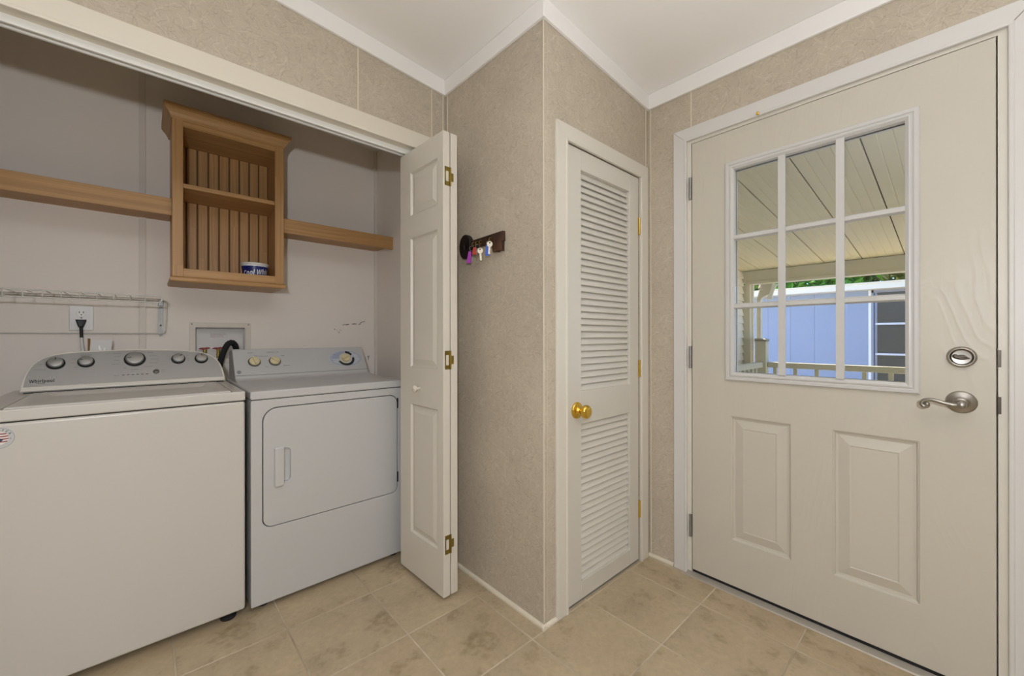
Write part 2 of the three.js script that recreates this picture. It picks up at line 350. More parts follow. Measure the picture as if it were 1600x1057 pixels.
{
  const t = casing('trim_20', 'off-white casing and frame round the entry door', M.entryTrim, faceD, -0.868, 0.106, 2.062, 0.063, 0.0014);
  part('jamb', bx(D - 0.001, D + 0.124, 0, 2.066, -0.87, -0.848), M.trim, t);
  part('jamb', bx(D - 0.001, D + 0.124, 0, 2.066, 0.0855, 0.108), M.trim, t);
  part('head_jamb', bx(D - 0.001, D + 0.124, 2.0485, 2.068, -0.848, 0.0855), M.trim, t);
  part('stop', bx(D + 0.046, D + 0.07, 0.02, 2.05, -0.85, -0.838), M.trim, t);
  part('stop', bx(D + 0.046, D + 0.07, 0.02, 2.05, 0.076, 0.088), M.trim, t);
  part('stop', bx(D + 0.046, D + 0.07, 2.038, 2.05, -0.85, 0.088), M.trim, t);
  for (const y of [1.062, 0.919]) {                                   // strike plates on the latch side
    const lip = new THREE.Shape(); lip.moveTo(0, -0.033); lip.quadraticCurveTo(-0.0, -0.033, -0.004, -0.018); lip.lineTo(-0.004, 0.018); lip.quadraticCurveTo(0, 0.033, 0, 0.033); lip.lineTo(0.012, 0.033); lip.lineTo(0.012, -0.033);
    part('strike_plate', mg([bx(D - 0.0025, D + 0.03, y - 0.032, y + 0.032, 0.0838, 0.0858), bx(D - 0.004, D - 0.0005, y - 0.026, y + 0.026, 0.084, 0.0915, 0.001)]), M.nickelDark, t);
  }
  part('hook', mg([cylBetween(V(D - 0.03, 2.064, -0.558), V(D - 0.012, 2.064, -0.558), 0.0025), lathe([[0, 0], [0.006, 0.001], [0.006, 0.004], [0, 0.005]], 12).rotateZ(Math.PI / 2).translate(D - 0.028, 2.064, -0.558)]), M.brass, t, 'tiny brass hook in the head casing');
}
structure('door_sill', mg([extrude(poly([[D - 0.03, 0], [D - 0.001, 0], [D + 0.124, 0.0], [D + 0.124, 0.012], [D + 0.0, 0.013], [D - 0.026, 0.004]]), 0.975).translate(0, 0, -0.868), bx(D + 0.01, D + 0.03, 0.012, 0.017, -0.845, 0.083)]), M.sill, 'grey metal sill under the entry door', 'threshold');

// ---------------------------------------------------------------- folding closet door
const panelSteps = [[0, 0], [0.005, -0.0085], [0.01, -0.009], [0.036, -0.001]];
{
  const at = V(0.936, 0, -1.465), far = V(0.925, 0, -1.833), dir = far.clone().sub(at).normalize(), out = V(-dir.z, 0, dir.x).multiplyScalar(-1);
  if (out.x > 0) out.multiplyScalar(-1);
  const place = (g) => g.applyMatrix4(new THREE.Matrix4().makeBasis(dir.clone().negate(), V(0, 1, 0), out).setPosition(far));   // u from the far edge, v up, out to the room side
  const place2 = (g) => g.applyMatrix4(new THREE.Matrix4().makeBasis(dir, V(0, 1, 0), out.clone().negate()).setPosition(at.clone().addScaledVector(out, -0.0735)));
  const t = thing('door_3', 'cream two-leaf folding closet door folded open beside the dryer', 'door', [0.968, 0.02, -1.65], null, 'structure');
  const W = 0.368, wins = [[0.21, 0.813], [0.99, 1.595], [1.703, 1.904]];
  for (const [pl, n] of [[place, 0], [place2, 1]]) {
    const th = 0.034, hole = wins.map(([a, b]) => rect(0.098, 0.323, a, b).reverse());
    const leaf = part('door_leaf', mg([pl(extrude(poly(rect(0, W, 0.018, 2.01), n ? [] : hole), th, 0.0018).translate(0, 0, -th))]), M.bifold, t);
    if (!n) {
      for (const [a, b] of wins) part('panel', pl(moulded(0.098, 0.323, a, b, panelSteps)), M.bifold, leaf);
      const kn = pl(lathe([[0, 0], [0.0085, 0], [0.0085, 0.006], [0.0075, 0.012], [0.011, 0.018], [0.0155, 0.023], [0.0165, 0.028], [0.0145, 0.032], [0.0085, 0.034], [0, 0.0345]], 28).rotateX(Math.PI / 2).translate(0.178, 0.894, 0));
      part('knob', kn, M.bifold, leaf, 'small round painted knob');
      // brass butterfly hinges across the two leaf edges
      for (const y of [1.819, 1.03, 0.239]) {
        const fr = mg([bx(-0.0195 - 0.0085, -0.012 - 0.0155, -0.04, 0.04, 0, 0.0014), bx(-0.0285, -0.0035, 0.022, 0.04, 0, 0.0014), bx(-0.0285, -0.0035, -0.04, -0.022, 0, 0.0014), bx(-0.0285, -0.0235, -0.04, 0.04, 0, 0.0014), bx(-0.009, -0.0015, -0.04, 0.04, 0, 0.0014)]);
        const lf = bx(0.0015, 0.0165, -0.018, 0.018, 0, 0.0014);
        // edge frame: a across the edges (room side to wall side), y, out towards the room
        const edge = (g) => g.applyMatrix4(new THREE.Matrix4().makeBasis(out.clone().negate(), V(0, 1, 0), dir.clone().negate()).setPosition(at.clone().addScaledVector(out, -0.0365).setY(y)));
        part('hinge', edge(mg([fr, lf, cylBetween(V(0, -0.04, 0.003), V(0, 0.04, 0.003), 0.0028, 10)])), M.dullBrass, leaf, 'brass hinge');
      }
    }
  }
}
// ---------------------------------------------------------------- louvered door
{
  const t = thing('door_2', 'narrow cream louvered closet door with round brass knob', 'door', [1.559, 0.01, Cz], null, 'structure');
  const zf = Cz, zb = Cz - 0.035, x0 = 1.288, x1 = 1.832, l0 = 1.373, l1 = 1.752;
  const y = [0.012, 0.087, 0.758, 0.897, 1.84, 1.926];
  part('stile', bx(x0, l0, y[0], y[5], zb, zf, 0.002), M.louver, t); part('stile', bx(l1, x1, y[0], y[5], zb, zf, 0.002), M.louver, t);
  for (const [a, b] of [[y[0], y[1]], [y[2], y[3]], [y[4], y[5]]]) part('rail', bx(l0, l1, a, b, zb, zf, 0.0015), M.louver, t);
  const slat = new RoundedBoxGeometry(l1 - l0, 0.0365, 0.0075, 1, 0.0025).rotateX(-0.46);
  const fill = (a, b, n) => { for (let k = 0; k < n; k++) { const m = shadows(new THREE.Mesh(slat, M.louver)); m.name = 'slat'; m.position.set((l0 + l1) / 2 - 1.559, a + (k + 0.5) * (b - a) / n - 0.009, -0.0175); t.add(m); } };
  fill(y[1], y[2], 23); fill(y[3], y[4], 33);
  const kn = part('knob', lathe([[0, 0.026], [0.011, 0.026], [0.0125, 0.034], [0.019, 0.04], [0.0265, 0.047], [0.0285, 0.055], [0.0275, 0.062], [0.022, 0.068], [0.012, 0.0705], [0, 0.071]], 40).rotateX(Math.PI / 2).translate(1.342, 0.82, zf - 0.006), M.brass, t, 'polished brass knob');
  part('rose', lathe([[0, 0.012], [0.012, 0.032], [0.013, 0.016], [0.022, 0.012], [0.031, 0.009], [0.0345, 0.005], [0.035, 0]], 40).rotateX(Math.PI / 2).translate(1.342, 0.82, zf), M.brass, kn);
  for (const h of [1.685, 0.971, 0.265]) part('hinge', mg([cylBetween(V(1.836, h - 0.041, zf + 0.004), V(1.836, h + 0.041, zf + 0.004), 0.0052, 12), bx(1.833, 1.839, h - 0.041, h + 0.041, zf - 0.01, zf + 0.003), lathe([[0, -0.046], [0.004, -0.044], [0.0055, -0.041], [0, -0.04]], 12).translate(1.836, h, zf + 0.004)]), M.brass, t, 'brass hinge');
}
// ---------------------------------------------------------------- entry door
{
  const t = thing('door_1', 'off-white entry door with nine-pane window and brushed lever', 'door', [1.945, 0.015, -0.381], null, 'structure');
  const X = 1.922, th = 0.044, P = (g) => onX(g, X);
  const win = { u0: -0.676, u1: -0.099, v0: 0.953, v1: 1.884 }, pan = [[-0.671, -0.45], [-0.313, -0.085]];
  const holes = [rect(win.u0, win.u1, win.v0, win.v1), ...pan.map(([a, b]) => rect(a, b, 0.229, 0.775))].map((h) => h.reverse());
  const slab = P(extrude(poly(rect(-0.844, 0.082, 0.026, 2.045), holes), th, 0.002).translate(0, 0, -th));
  { const u = uvBox(slab, false, 0.95 * 0.5 + 0.06, 0).attributes.uv; }
  part('door_slab', slab.index ? slab : slab, M.entry, t);
  for (const [a, b] of pan) part('panel', P(moulded(a, b, 0.229, 0.775, [[0, 0], [0.003, -0.001], [0.006, -0.0085], [0.014, -0.0095], [0.018, -0.0085], [0.048, -0.001], [0.052, -0.0028]])), M.entryPanel, t);
  part('panel_back', bx(X + 0.03, X + th, 0.2, 0.8, -0.7, -0.06), M.entryPanel, t);
  // window frame
  const fr = part('window_frame', mg([P(moulded(-0.694, -0.082, 0.936, 1.902, [[-0.0005, 0], [0, 0.008], [0.004, 0.011], [0.013, 0.011], [0.017, 0.0075], [0.021, 0.011], [0.026, 0.0115], [0.0355, 0.004], [0.0355, -0.02]], true)),
    P(moulded(-0.694, -0.082, 0.936, 1.902, [[0.0355, -0.034], [0.0355, -th], [0, -th - 0.008]], true))]), M.vinyl, t);
  const u0 = -0.6555, u1 = -0.1205, v0 = 0.9745, v1 = 1.8635;
  const bar = (len) => { const s = poly([[-0.0125, -0.012], [0.0125, -0.012], [0.0125, -0.004], [0.007, 0.006], [-0.007, 0.006], [-0.0125, -0.004]]); return extrude(s, len); };
  const us = [-0.4765, -0.2905], vs = [1.2635, 1.5655];
  for (const u of us) part('muntin', P(bar(v1 - v0 + 0.006).rotateX(-Math.PI / 2).translate(u, v0 - 0.003, 0)), M.vinyl, fr);
  for (const v of vs) part('muntin', P(bar(u1 - u0 + 0.006).rotateZ(Math.PI / 2).rotateY(Math.PI / 2).translate(u0 - 0.003, v, 0)), M.vinyl, fr);
  const cu = [u0, ...us, u1], cv = [v0, ...vs, v1];
  for (let i = 0; i < 3; i++) for (let j = 0; j < 3; j++) part('pane', bx(X + 0.0145, X + 0.0175, cv[j] - 0.002, cv[j + 1] + 0.002, cu[i] - 0.002, cu[i + 1] + 0.002).scale(1, 1, 1), M.glass, fr);
  // deadbolt and lever
  const disc = (r, h) => lathe([[0, h], [r * 0.45, h], [r * 0.6, h * 0.82], [r * 0.8, h * 0.55], [r * 0.88, h * 0.72], [r * 0.97, h * 0.5], [r, h * 0.2], [r, 0]], 44).rotateX(Math.PI / 2);
  const Q = (g, u, v) => onX(g.translate(u, v, 0), X);
  const db = part('deadbolt', Q(lathe([[0, 0.009], [0.021, 0.009], [0.0235, 0.011], [0.0265, 0.0145], [0.0295, 0.0135], [0.032, 0.009], [0.0335, 0.004], [0.0335, 0]].reverse(), 44).rotateX(Math.PI / 2), 0.011, 1.064), M.nickel, t, 'round brushed nickel deadbolt plate');
  {
    const s = new THREE.Shape(); s.moveTo(-0.0185, 0.001); s.bezierCurveTo(-0.021, 0.009, -0.013, 0.0125, -0.009, 0.007); s.quadraticCurveTo(0, 0.0085, 0.006, 0.0075); s.quadraticCurveTo(0.013, 0.001, 0.0185, -0.003); s.quadraticCurveTo(0.006, -0.009, -0.006, -0.0065); s.quadraticCurveTo(-0.016, -0.004, -0.0185, 0.001);
    part('thumb_turn', Q(extrude(s, 0.016, 0.003).translate(0, 0, 0.008), 0.011, 1.064), M.nickelDark, db);
  }
  const rs = part('lever_rose', Q(lathe([[0, 0.02], [0.013, 0.02], [0.0145, 0.013], [0.022, 0.009], [0.03, 0.007], [0.0345, 0.004], [0.0355, 0]], 44).rotateX(Math.PI / 2), 0.01, 0.92), M.nickel, t, 'round brushed nickel lever rose');
  {
    const p = [[1.9, 0.917, 0.01], [1.876, 0.916, 0.008], [1.868, 0.915, -0.004], [1.868, 0.918, -0.022], [1.869, 0.924, -0.044], [1.871, 0.9255, -0.06], [1.872, 0.9205, -0.072], [1.872, 0.911, -0.0765], [1.872, 0.9035, -0.071], [1.871, 0.905, -0.0635], [1.87, 0.911, -0.0635]];
    part('lever', mg([tube(p, 0.0062, 90, 12), cylBetween(V(1.91, 0.918, 0.0105), V(1.868, 0.916, 0.0105), 0.0115, 20), new THREE.SphereGeometry(0.0105, 20, 12).scale(0.6, 1, 1).translate(1.866, 0.916, 0.0105), new THREE.SphereGeometry(0.0066, 14, 10).translate(1.87, 0.911, -0.0635)]), M.nickel, rs);
  }
  for (const h of [1.833, 1.032, 0.232]) part('hinge', mg([cylBetween(V(X - 0.006, h - 0.052, -0.85), V(X - 0.006, h + 0.052, -0.85), 0.0062, 14), bx(X - 0.004, X + 0.006, h - 0.051, h + 0.051, -0.857, -0.846)]), M.steel, t, 'grey steel hinge');
  part('door_sweep', bx(X + 0.004, X + 0.042, 0.0131, 0.03, -0.842, 0.08), M.rubber, t, 'dark rubber sweep');
}

// ---------------------------------------------------------------- washing machine
function tiltFrame(p0, p1) {                                            // u = x, v = along the slope, out = off the console face
  const e = p1.clone().sub(p0).normalize(), n = V(1, 0, 0).cross(e).normalize();
  const m = new THREE.Matrix4().makeBasis(V(1, 0, 0), e, n).setPosition(p0);
  return (g) => g.applyMatrix4(m);
}
{
  const x0 = -0.402, x1 = 0.297, zf = -1.929, zb = -2.6;
  const t = thing('washing_machine', 'white top-load washing machine with silver curved control panel', 'washing machine', [(x0 + x1) / 2, 0, (zf + zb) / 2]);
  part('cabinet', mg([bx(x0, x1, 0.032, 0.8715, zb, zf, 0.01)]), M.washer, t);
  part('seam', bx(x0 + 0.006, x1 - 0.006, 0.868, 0.88, zb + 0.006, zf - 0.005), M.seam, t, 'dark seam under the top');
  {
    const sh = rrect(x0 - 0.001, x1 + 0.001, -zf - 0.0005, -zb, 0.006); sh.holes.push(rrect(-0.329, 0.26, 1.941, 2.399, 0.008, THREE.Path));
    part('top_panel', extrude(sh, 0.037, 0.0045, 6).rotateX(-Math.PI / 2).translate(0, 0.8745, 0), M.washer, t);
  }
  // lid: a dished sheet with a raised rim
  {
    const a0 = -0.325, a1 = 0.256, c0 = -2.395, c1 = -1.945, nx = 66, nz = 50, pos = [], idx = [];
    const sm = THREE.MathUtils.smoothstep;
    const H = (x, z) => { const d = Math.min(x - a0, a1 - x, z - c0, c1 - z), e = Math.min((x - a0) * 0.8, (a1 - x) * 0.8, z - c0, (c1 - z)); return 0.9045 + 0.011 * sm(d, 0, 0.006) - 0.016 * sm(e, 0.026, 0.056); };
    for (let j = 0; j <= nz; j++) for (let i = 0; i <= nx; i++) { const s = (k, n) => { const q = k / n; return 0.5 - 0.5 * Math.cos(Math.PI * q); }; const x = a0 + (a1 - a0) * s(i, nx), z = c0 + (c1 - c0) * s(j, nz); pos.push(x, H(x, z), z); }
    for (let j = 0; j < nz; j++) for (let i = 0; i < nx; i++) { const k = j * (nx + 1) + i; idx.push(k, k + nx + 1, k + 1, k + 1, k + nx + 1, k + nx + 2); }
    const g = new THREE.BufferGeometry(); g.setAttribute('position', new THREE.Float32BufferAttribute(pos, 3)); g.setIndex(idx); g.computeVertexNormals();
    part('lid_gap', bx(a0 - 0.003, a1 + 0.003, 0.876, 0.886, c0 - 0.003, c1 + 0.003), M.seam, t);
    part('lid', g, M.washer, t, 'white dished lid');
  }
  const F = tiltFrame(V(0, 0.922, -2.405), V(0, 1.078, -2.5));
  const outline = (k) => { const L = [[-0.358, 0], [-0.354, 0.053], [-0.343, 0.099], [-0.324, 0.133], [-0.293, 0.157], [-0.253, 0.169], [-0.201, 0.176], [-0.1, 0.181], [-0.035, 0.182], [0.074, 0.178], [0.148, 0.171], [0.209, 0.156], [0.249, 0.131], [0.272, 0.095], [0.283, 0.054], [0.289, 0]];
    const c = new THREE.SplineCurve(L.map(([x, y]) => new THREE.Vector2(-0.0345 + (x + 0.0345) * (1 - k * 3.1), k ? 0.017 + (y - 0) * (0.182 - 0.017 - k) / 0.182 : y))); return new THREE.Shape(c.getPoints(80)); };
  const shell = part('console', mg([F(extrude(outline(0), 0.075, 0.004).translate(0, 0, -0.075)), bx(-0.352, 0.284, 0.905, 0.93, -2.5, -2.425)]), std(0xe6e0d3, 0.35), t, 'white curved console shell');
  part('console_gap', bx(-0.35, 0.283, 0.911, 0.9235, -2.43, -2.414), M.black, t, 'dark gap under the console');
  const print = canvasTexture(2048, 640, (g, w, h) => {
    const gr = g.createLinearGradient(0, 0, 0, h); gr.addColorStop(0, '#aaa8a5'); gr.addColorStop(1, '#b9b6b1'); g.fillStyle = gr; g.fillRect(0, 0, w, h);
    const X = (x) => (x + 0.36) / 0.65 * w, Y = (v) => h - v / 0.203 * h, S = w / 0.65;
    const txt = (s, x, v, size = 0.006, a = 'center', c = '#6f6e6d', f = 'sans-serif') => { g.fillStyle = c; g.textAlign = a; g.font = size * S + 'px ' + f; g.fillText(s, X(x), Y(v)); };
    txt('LOAD SIZE', -0.267, 0.151); txt('Medium', -0.303, 0.137, 0.005, 'right'); txt('Small', -0.307, 0.113, 0.005, 'right'); txt('Auto Sensing', -0.297, 0.09, 0.005, 'right'); txt('Large', -0.276, 0.143, 0.004);
    txt('WATER TEMP', -0.187, 0.152); txt('Warm', -0.214, 0.135, 0.005, 'right'); txt('Cool', -0.22, 0.116, 0.005, 'right', '#8a5f5c'); txt('Cold', -0.21, 0.096, 0.005, 'right'); txt('Tap Cold', -0.187, 0.087, 0.005);
    txt('SIGNAL', -0.036, 0.169, 0.005); for (const [s, v, x] of [['Heavy Duty', 0.158, -0.08], ['Normal', 0.142, -0.084], ['Casual', 0.123, -0.087], ['Bulky Items', 0.104, -0.084], ['Soak', 0.083, -0.062]]) txt(s, x, v, 0.005, 'right');
    for (const [s, v, x] of [['Delicates', 0.158, 0.006], ['Quick Wash', 0.142, 0.012], ['Rinse & Spin', 0.123, 0.016], ['Drain & Spin', 0.104, 0.012], ['Clean Washer', 0.086, -0.004]]) txt(s, x, v, 0.005, 'left');
    txt('Normal', -0.036, 0.073, 0.0065);
    txt('EXTRA RINSE', 0.113, 0.153); txt('On', 0.145, 0.139, 0.005, 'left'); txt('Off', 0.147, 0.121, 0.005, 'left'); txt('Auto', 0.146, 0.112, 0.004, 'left'); txt('SOFTENER', 0.2, 0.153); txt('On', 0.222, 0.135, 0.005, 'left');
    txt('STATUS', -0.086, 0.0475, 0.005, 'right'); txt('Start', 0.053, 0.066, 0.005, 'left'); txt('Pause', 0.053, 0.058, 0.005, 'left');
    g.fillStyle = '#3c3b3a'; for (let k = 0; k < 6; k++) g.fillRect(X(-0.076 + k * 0.0152), Y(0.052), 0.008 * S, 0.003 * S);
    g.fillStyle = '#1c1a1b'; g.textAlign = 'left'; g.font = 'bold ' + 0.019 * S + 'px sans-serif'; g.save(); g.translate(X(-0.336), Y(0.034)); g.scale(0.74, 1); g.fillText('Whirlpool', 0, 0); g.restore();
    g.strokeStyle = '#4a4845'; g.lineWidth = 0.0012 * S; g.beginPath(); g.ellipse(X(-0.3075), Y(0.036), 0.011 * S, 0.0065 * S, 0.1, 0.2, 2.7); g.stroke();
  });
  const pg = extrude(outline(0.0085), 0.003, 0.0008);
  { const p = pg.attributes.position, uv = new Float32Array(p.count * 2); for (let i = 0; i < p.count; i++) { uv[2 * i] = (p.getX(i) + 0.36) / 0.65; uv[2 * i + 1] = p.getY(i) / 0.203; } pg.setAttribute('uv', new THREE.BufferAttribute(uv, 2)); }
  const face = part('control_panel', F(pg.translate(0, 0, -0.0015)), std(0xffffff, 0.42, { map: print, metalness: 0.1 }), t, 'silver-grey printed control panel');
  const knob = (u, v, r, a) => {
    const k = part('knob', F(lathe([[0, 0.022], [r * 0.72, 0.0215], [r * 0.82, 0.0195], [r * 0.86, 0.012], [r * 0.88, 0.006], [0, 0.005]].reverse(), 40).rotateX(Math.PI / 2).translate(u, v, 0)), M.silver, t, 'silver dial');
    part('knob_ring', F(lathe([[0, 0.0015], [r * 1.02, 0.0015], [r, 0.007], [r * 0.92, 0.0115], [r * 0.84, 0.012], [r * 0.84, 0.006]], 40).rotateX(Math.PI / 2).translate(u, v, 0)), M.black, k);
    part('pointer', F(bx(-0.0011, 0.0011, r * 0.3, r * 0.72, 0.0212, 0.0224).rotateZ(a).translate(u, v, 0)), M.seam, k);
  };
  knob(-0.271, 0.117, 0.0265, 0); knob(-0.186, 0.12, 0.0255, 1.4); knob(-0.036, 0.127, 0.0355, 1.6); knob(0.114, 0.1215, 0.0255, -0.75); knob(0.2, 0.12, 0.0255, 0);
  part('button', F(lathe([[0, 0.005], [0.008, 0.0048], [0.0095, 0.0035], [0.0105, 0.0015], [0.0115, 0]].reverse(), 28).rotateX(Math.PI / 2).translate(0.035, 0.061, 0.001)), std(0x6e6d68, 0.35, { metalness: 0.5 }), t, 'small grey start button');
  for (const fx of [x0 + 0.06, x1 - 0.052]) for (const fz of [zb + 0.06, zf - 0.045]) part('foot', lathe([[0, 0], [0.026, 0], [0.028, 0.008], [0.02, 0.014], [0.012, 0.018], [0.012, 0.034], [0, 0.034]], 24).translate(fx, 0, fz), M.rubber, t, 'black levelling foot');
  // round sticker near the top of the front
  const st = canvasTexture(512, 512, (g, w) => {
    g.fillStyle = '#c9c9c8'; g.fillRect(0, 0, w, w); g.fillStyle = '#9da0a2'; g.beginPath(); g.arc(256, 256, 250, 0, 7); g.fill(); g.fillStyle = '#c4c4c2'; g.beginPath(); g.arc(256, 256, 238, 0, 7); g.fill();
    g.save(); g.beginPath(); g.arc(256, 256, 158, 0, 7); g.clip(); g.fillStyle = '#e9e2dc'; g.fillRect(90, 90, 340, 340);
    g.strokeStyle = '#8c3b34'; g.lineWidth = 26; for (let k = 0; k < 4; k++) { g.beginPath(); g.moveTo(80, 160 + k * 62); g.bezierCurveTo(200, 110 + k * 62, 300, 190 + k * 62, 430, 140 + k * 62); g.stroke(); }
    g.fillStyle = '#2c3350'; g.beginPath(); g.moveTo(110, 300); g.lineTo(250, 235); g.lineTo(330, 300); g.lineTo(250, 380); g.lineTo(140, 370); g.fill(); g.restore();
    g.fillStyle = '#2b3340'; g.font = 'bold 62px sans-serif'; g.textAlign = 'center';
    const word = 'AMERICA'; for (let k = 0; k < 7; k++) { const a = -1.05 + k * 0.35; g.save(); g.translate(256 + Math.sin(a) * 180, 256 - Math.cos(a) * 180); g.rotate(a); g.fillText(word[k], 0, 0); g.restore(); }
    g.fillText('\u2022', 440, 300); g.fillText('\u2022', 72, 300);
  });
  const sg = new THREE.CylinderGeometry(0.032, 0.032, 0.0008, 48).rotateX(Math.PI / 2); 
  { const p = sg.attributes.position, uv = sg.attributes.uv; for (let i = 0; i < p.count; i++) uv.setXY(i, 0.5 + p.getX(i) / 0.065, 0.5 + p.getY(i) / 0.065); }
  part('sticker', sg.translate(-0.327, 0.827, zf + 0.0005), std(0xffffff, 0.45, { map: st }), t, 'round grey flag sticker');
}

// ---------------------------------------------------------------- dryer
{
  const x0 = 0.316, x1 = 1.002, zf = -1.93, zb = -2.62;
  const t = thing('clothes_dryer', 'white front-load clothes dryer with cream dials right of the washer', 'dryer', [(x0 + x1) / 2, 0, (zf + zb) / 2]);
  const dr = { u0: 0.36, u1: 0.954, v0: 0.337, v1: 0.831 }, dg = 0.0035, rr = [0.035, 0.03, 0.04, 0.055];
  const front = rrect(x0, x1, 0.022, 0.8685, 0.006); front.holes.push(rrect(dr.u0 - dg, dr.u1 + dg, dr.v0 - dg, dr.v1 + dg, rr.map((r) => r + dg), THREE.Path));
  part('cabinet', mg([bx(x0, x1, 0.022, 0.8685, zb, zf - 0.02, 0.004), extrude(front, 0.02, 0.002, 12).translate(0, 0, zf - 0.0203)]), M.dryer, t);
  part('door_gap', bx(dr.u0 - 0.008, dr.u1 + 0.008, dr.v0 - 0.008, dr.v1 + 0.008, zf - 0.0201, zf - 0.0165), M.seam, t);
  part('seam', bx(x0 + 0.004, x1 - 0.004, 0.866, 0.876, zb + 0.004, zf - 0.004), M.seam, t, 'dark seam under the top');
  part('top_panel', bx(x0 - 0.001, x1 + 0.001, 0.871, 0.907, zb, zf + 0.001, 0.007), M.dryer, t);
  const slab = rrect(dr.u0, dr.u1, dr.v0, dr.v1, rr); slab.holes.push(rrect(0.433, 0.4625, 0.513, 0.655, [0.012, 0.016, 0.016, 0.002], THREE.Path));
  const door = part('door', extrude(slab, 0.018, 0.0025, 12).translate(0, 0, zf - 0.0165), M.dryer, t, 'white rounded dryer door');
  part('handle', mg([extrude(rrect(0.3995, 0.4365, 0.497, 0.664, 0.008), 0.016, 0.005).translate(0, 0, zf - 0.003)]), M.dryer, door, 'white vertical pull');
  part('handle_recess', bx(0.43, 0.466, 0.509, 0.659, zf - 0.0163, zf - 0.0125), M.dryer, door);
  for (const h of [0.79, 0.412]) part('hinge', bx(0.9535, 0.9605, h - 0.026, h + 0.026, zf - 0.006, zf + 0.003, 0.001), M.black, t, 'black door hinge');
  // backguard: fillet profile swept across, then the sloped console face
  const prof = [[2.29, 0.9062], [2.35, 0.9085], [2.385, 0.914], [2.399, 0.922], [2.405, 0.932], [2.409, 0.9345], [2.4965, 1.0635], [2.501, 1.066], [2.515, 1.066], [2.6, 1.05], [2.6, 0.9062]];
  const cg = extrude(poly(prof), 0.671, 0.003).rotateY(Math.PI / 2).translate(0.328, 0, 0);
  const con = part('console', cg, M.dryer, t, 'white sloped control console');
  const F = tiltFrame(V(0, 0.9345, -2.409), V(0, 1.0635, -2.4965));
  part('console_seam', F(bx(0.33, 0.997, 0.0, 0.0025, 0, 0.0008)), std(0x8e8d8a, 0.6), con);
  const ov = canvasTexture(1024, 512, (g, w, h) => {
    g.fillStyle = '#cfd3da'; g.fillRect(0, 0, w, h); g.fillStyle = '#b4bac6'; g.beginPath(); g.ellipse(512, 256, 505, 250, 0, 0, 7); g.fill(); g.fillStyle = '#c6cad1'; g.beginPath(); g.ellipse(512, 256, 430, 215, 0, 0, 7); g.fill();
    g.fillStyle = '#a5acc0'; g.beginPath(); g.moveTo(512, 256); g.ellipse(512, 256, 430, 215, 0, Math.PI * 0.98, Math.PI * 1.5); g.fill();
    const arc = (a, b, c) => { g.strokeStyle = c; g.lineWidth = 72; g.beginPath(); g.ellipse(512, 256, 229, 202, 0, a, b); g.stroke(); };
    arc(-1.5, -0.55, '#1e2126'); arc(-0.1, 1.25, '#23252b'); arc(1.25, 2.75, '#2c3028');
    g.fillStyle = '#5d5f66'; g.font = '26px sans-serif'; g.textAlign = 'center'; for (let k = 0; k < 10; k++) { const a = 2.9 - k * 0.6; g.fillText(['Less Dry', '20', '40', '60', 'Off', 'Air Fluff', 'Cool', 'More Dry', 'Dry', 'Auto'][k], 512 + Math.cos(a) * 400, 264 + Math.sin(a) * 225); }
  });
  const og = new THREE.CylinderGeometry(1, 1, 0.0016, 64).rotateX(Math.PI / 2); { const p = og.attributes.position, uv = og.attributes.uv; for (let i = 0; i < p.count; i++) uv.setXY(i, 0.5 + p.getX(i) / 2, 0.5 + p.getY(i) / 2); }
  part('dial_plate', F(og.scale(0.096, 0.0545, 1).translate(0.886, 0.081, 0.0006)), std(0xffffff, 0.45, { map: ov }), t, 'grey-blue oval timer plate');
  const kn = (u, v, r, a, skirt) => {
    const k = part('knob', F(mg([lathe([[0, 0.014], [r * 0.9, 0.0135], [r, 0.011], [r * 1.02, 0.003], [0, 0.002]].reverse(), 36).rotateX(Math.PI / 2), new RoundedBoxGeometry(r * 0.42, r * 1.85, 0.012, 2, 0.003).rotateZ(a).translate(0, 0, 0.018)]).translate(u, v, 0)), M.ivory, t, 'cream dial');
    part('knob_skirt', F(lathe([[0, 0.001], [r * skirt, 0.001], [r * skirt * 0.98, 0.003], [r * 1.05, 0.0045], [0, 0.005]], 36).rotateX(Math.PI / 2).translate(u, v, 0)), skirt > 1.3 ? std(0xcfc9b2, 0.4) : std(0x55544c, 0.5), k);
  };
  kn(0.418, 0.079, 0.0235, 0.25, 1.22); kn(0.512, 0.079, 0.0235, 0.8, 1.22); kn(0.883, 0.081, 0.0235, -1.0, 1.5);
  const lab = canvasTexture(1024, 512, (g, w, h) => {
    g.clearRect(0, 0, w, h); g.fillStyle = '#76757a'; g.textAlign = 'center'; g.font = '34px sans-serif'; const S = 1024 / 0.26;
    const T = (s, u, v) => g.fillText(s, (u - 0.36) * S, h - (v - 0.02) * h / 0.13);
    T('START', 0.404, 0.132); T('TEMPERATURE', 0.508, 0.133); T('Extra Low', 0.462, 0.11); T('High', 0.553, 0.111); T('Low', 0.47, 0.045); T('Medium', 0.566, 0.047); T('Start', 0.43, 0.113);
  });
  part('dial_print', F(new THREE.PlaneGeometry(0.26, 0.13).translate(0.49, 0.085, 0.0007)), std(0xffffff, 0.5, { map: lab, transparent: true }), con, 'small grey dial lettering');
  const em = canvasTexture(128, 128, (g) => { g.fillStyle = '#5b6166'; g.fillRect(0, 0, 128, 128); g.strokeStyle = '#c3c6c8'; g.lineWidth = 6; g.beginPath(); g.arc(64, 64, 52, 0, 7); g.stroke(); g.fillStyle = '#d4d6d8'; g.font = 'italic bold 58px serif'; g.textAlign = 'center'; g.fillText('GE', 62, 84); });
  const eg = new THREE.CylinderGeometry(0.009, 0.009, 0.0015, 28).rotateX(Math.PI / 2); { const p = eg.attributes.position, uv = eg.attributes.uv; for (let i = 0; i < p.count; i++) uv.setXY(i, 0.5 + p.getX(i) / 0.018, 0.5 + p.getY(i) / 0.018); }
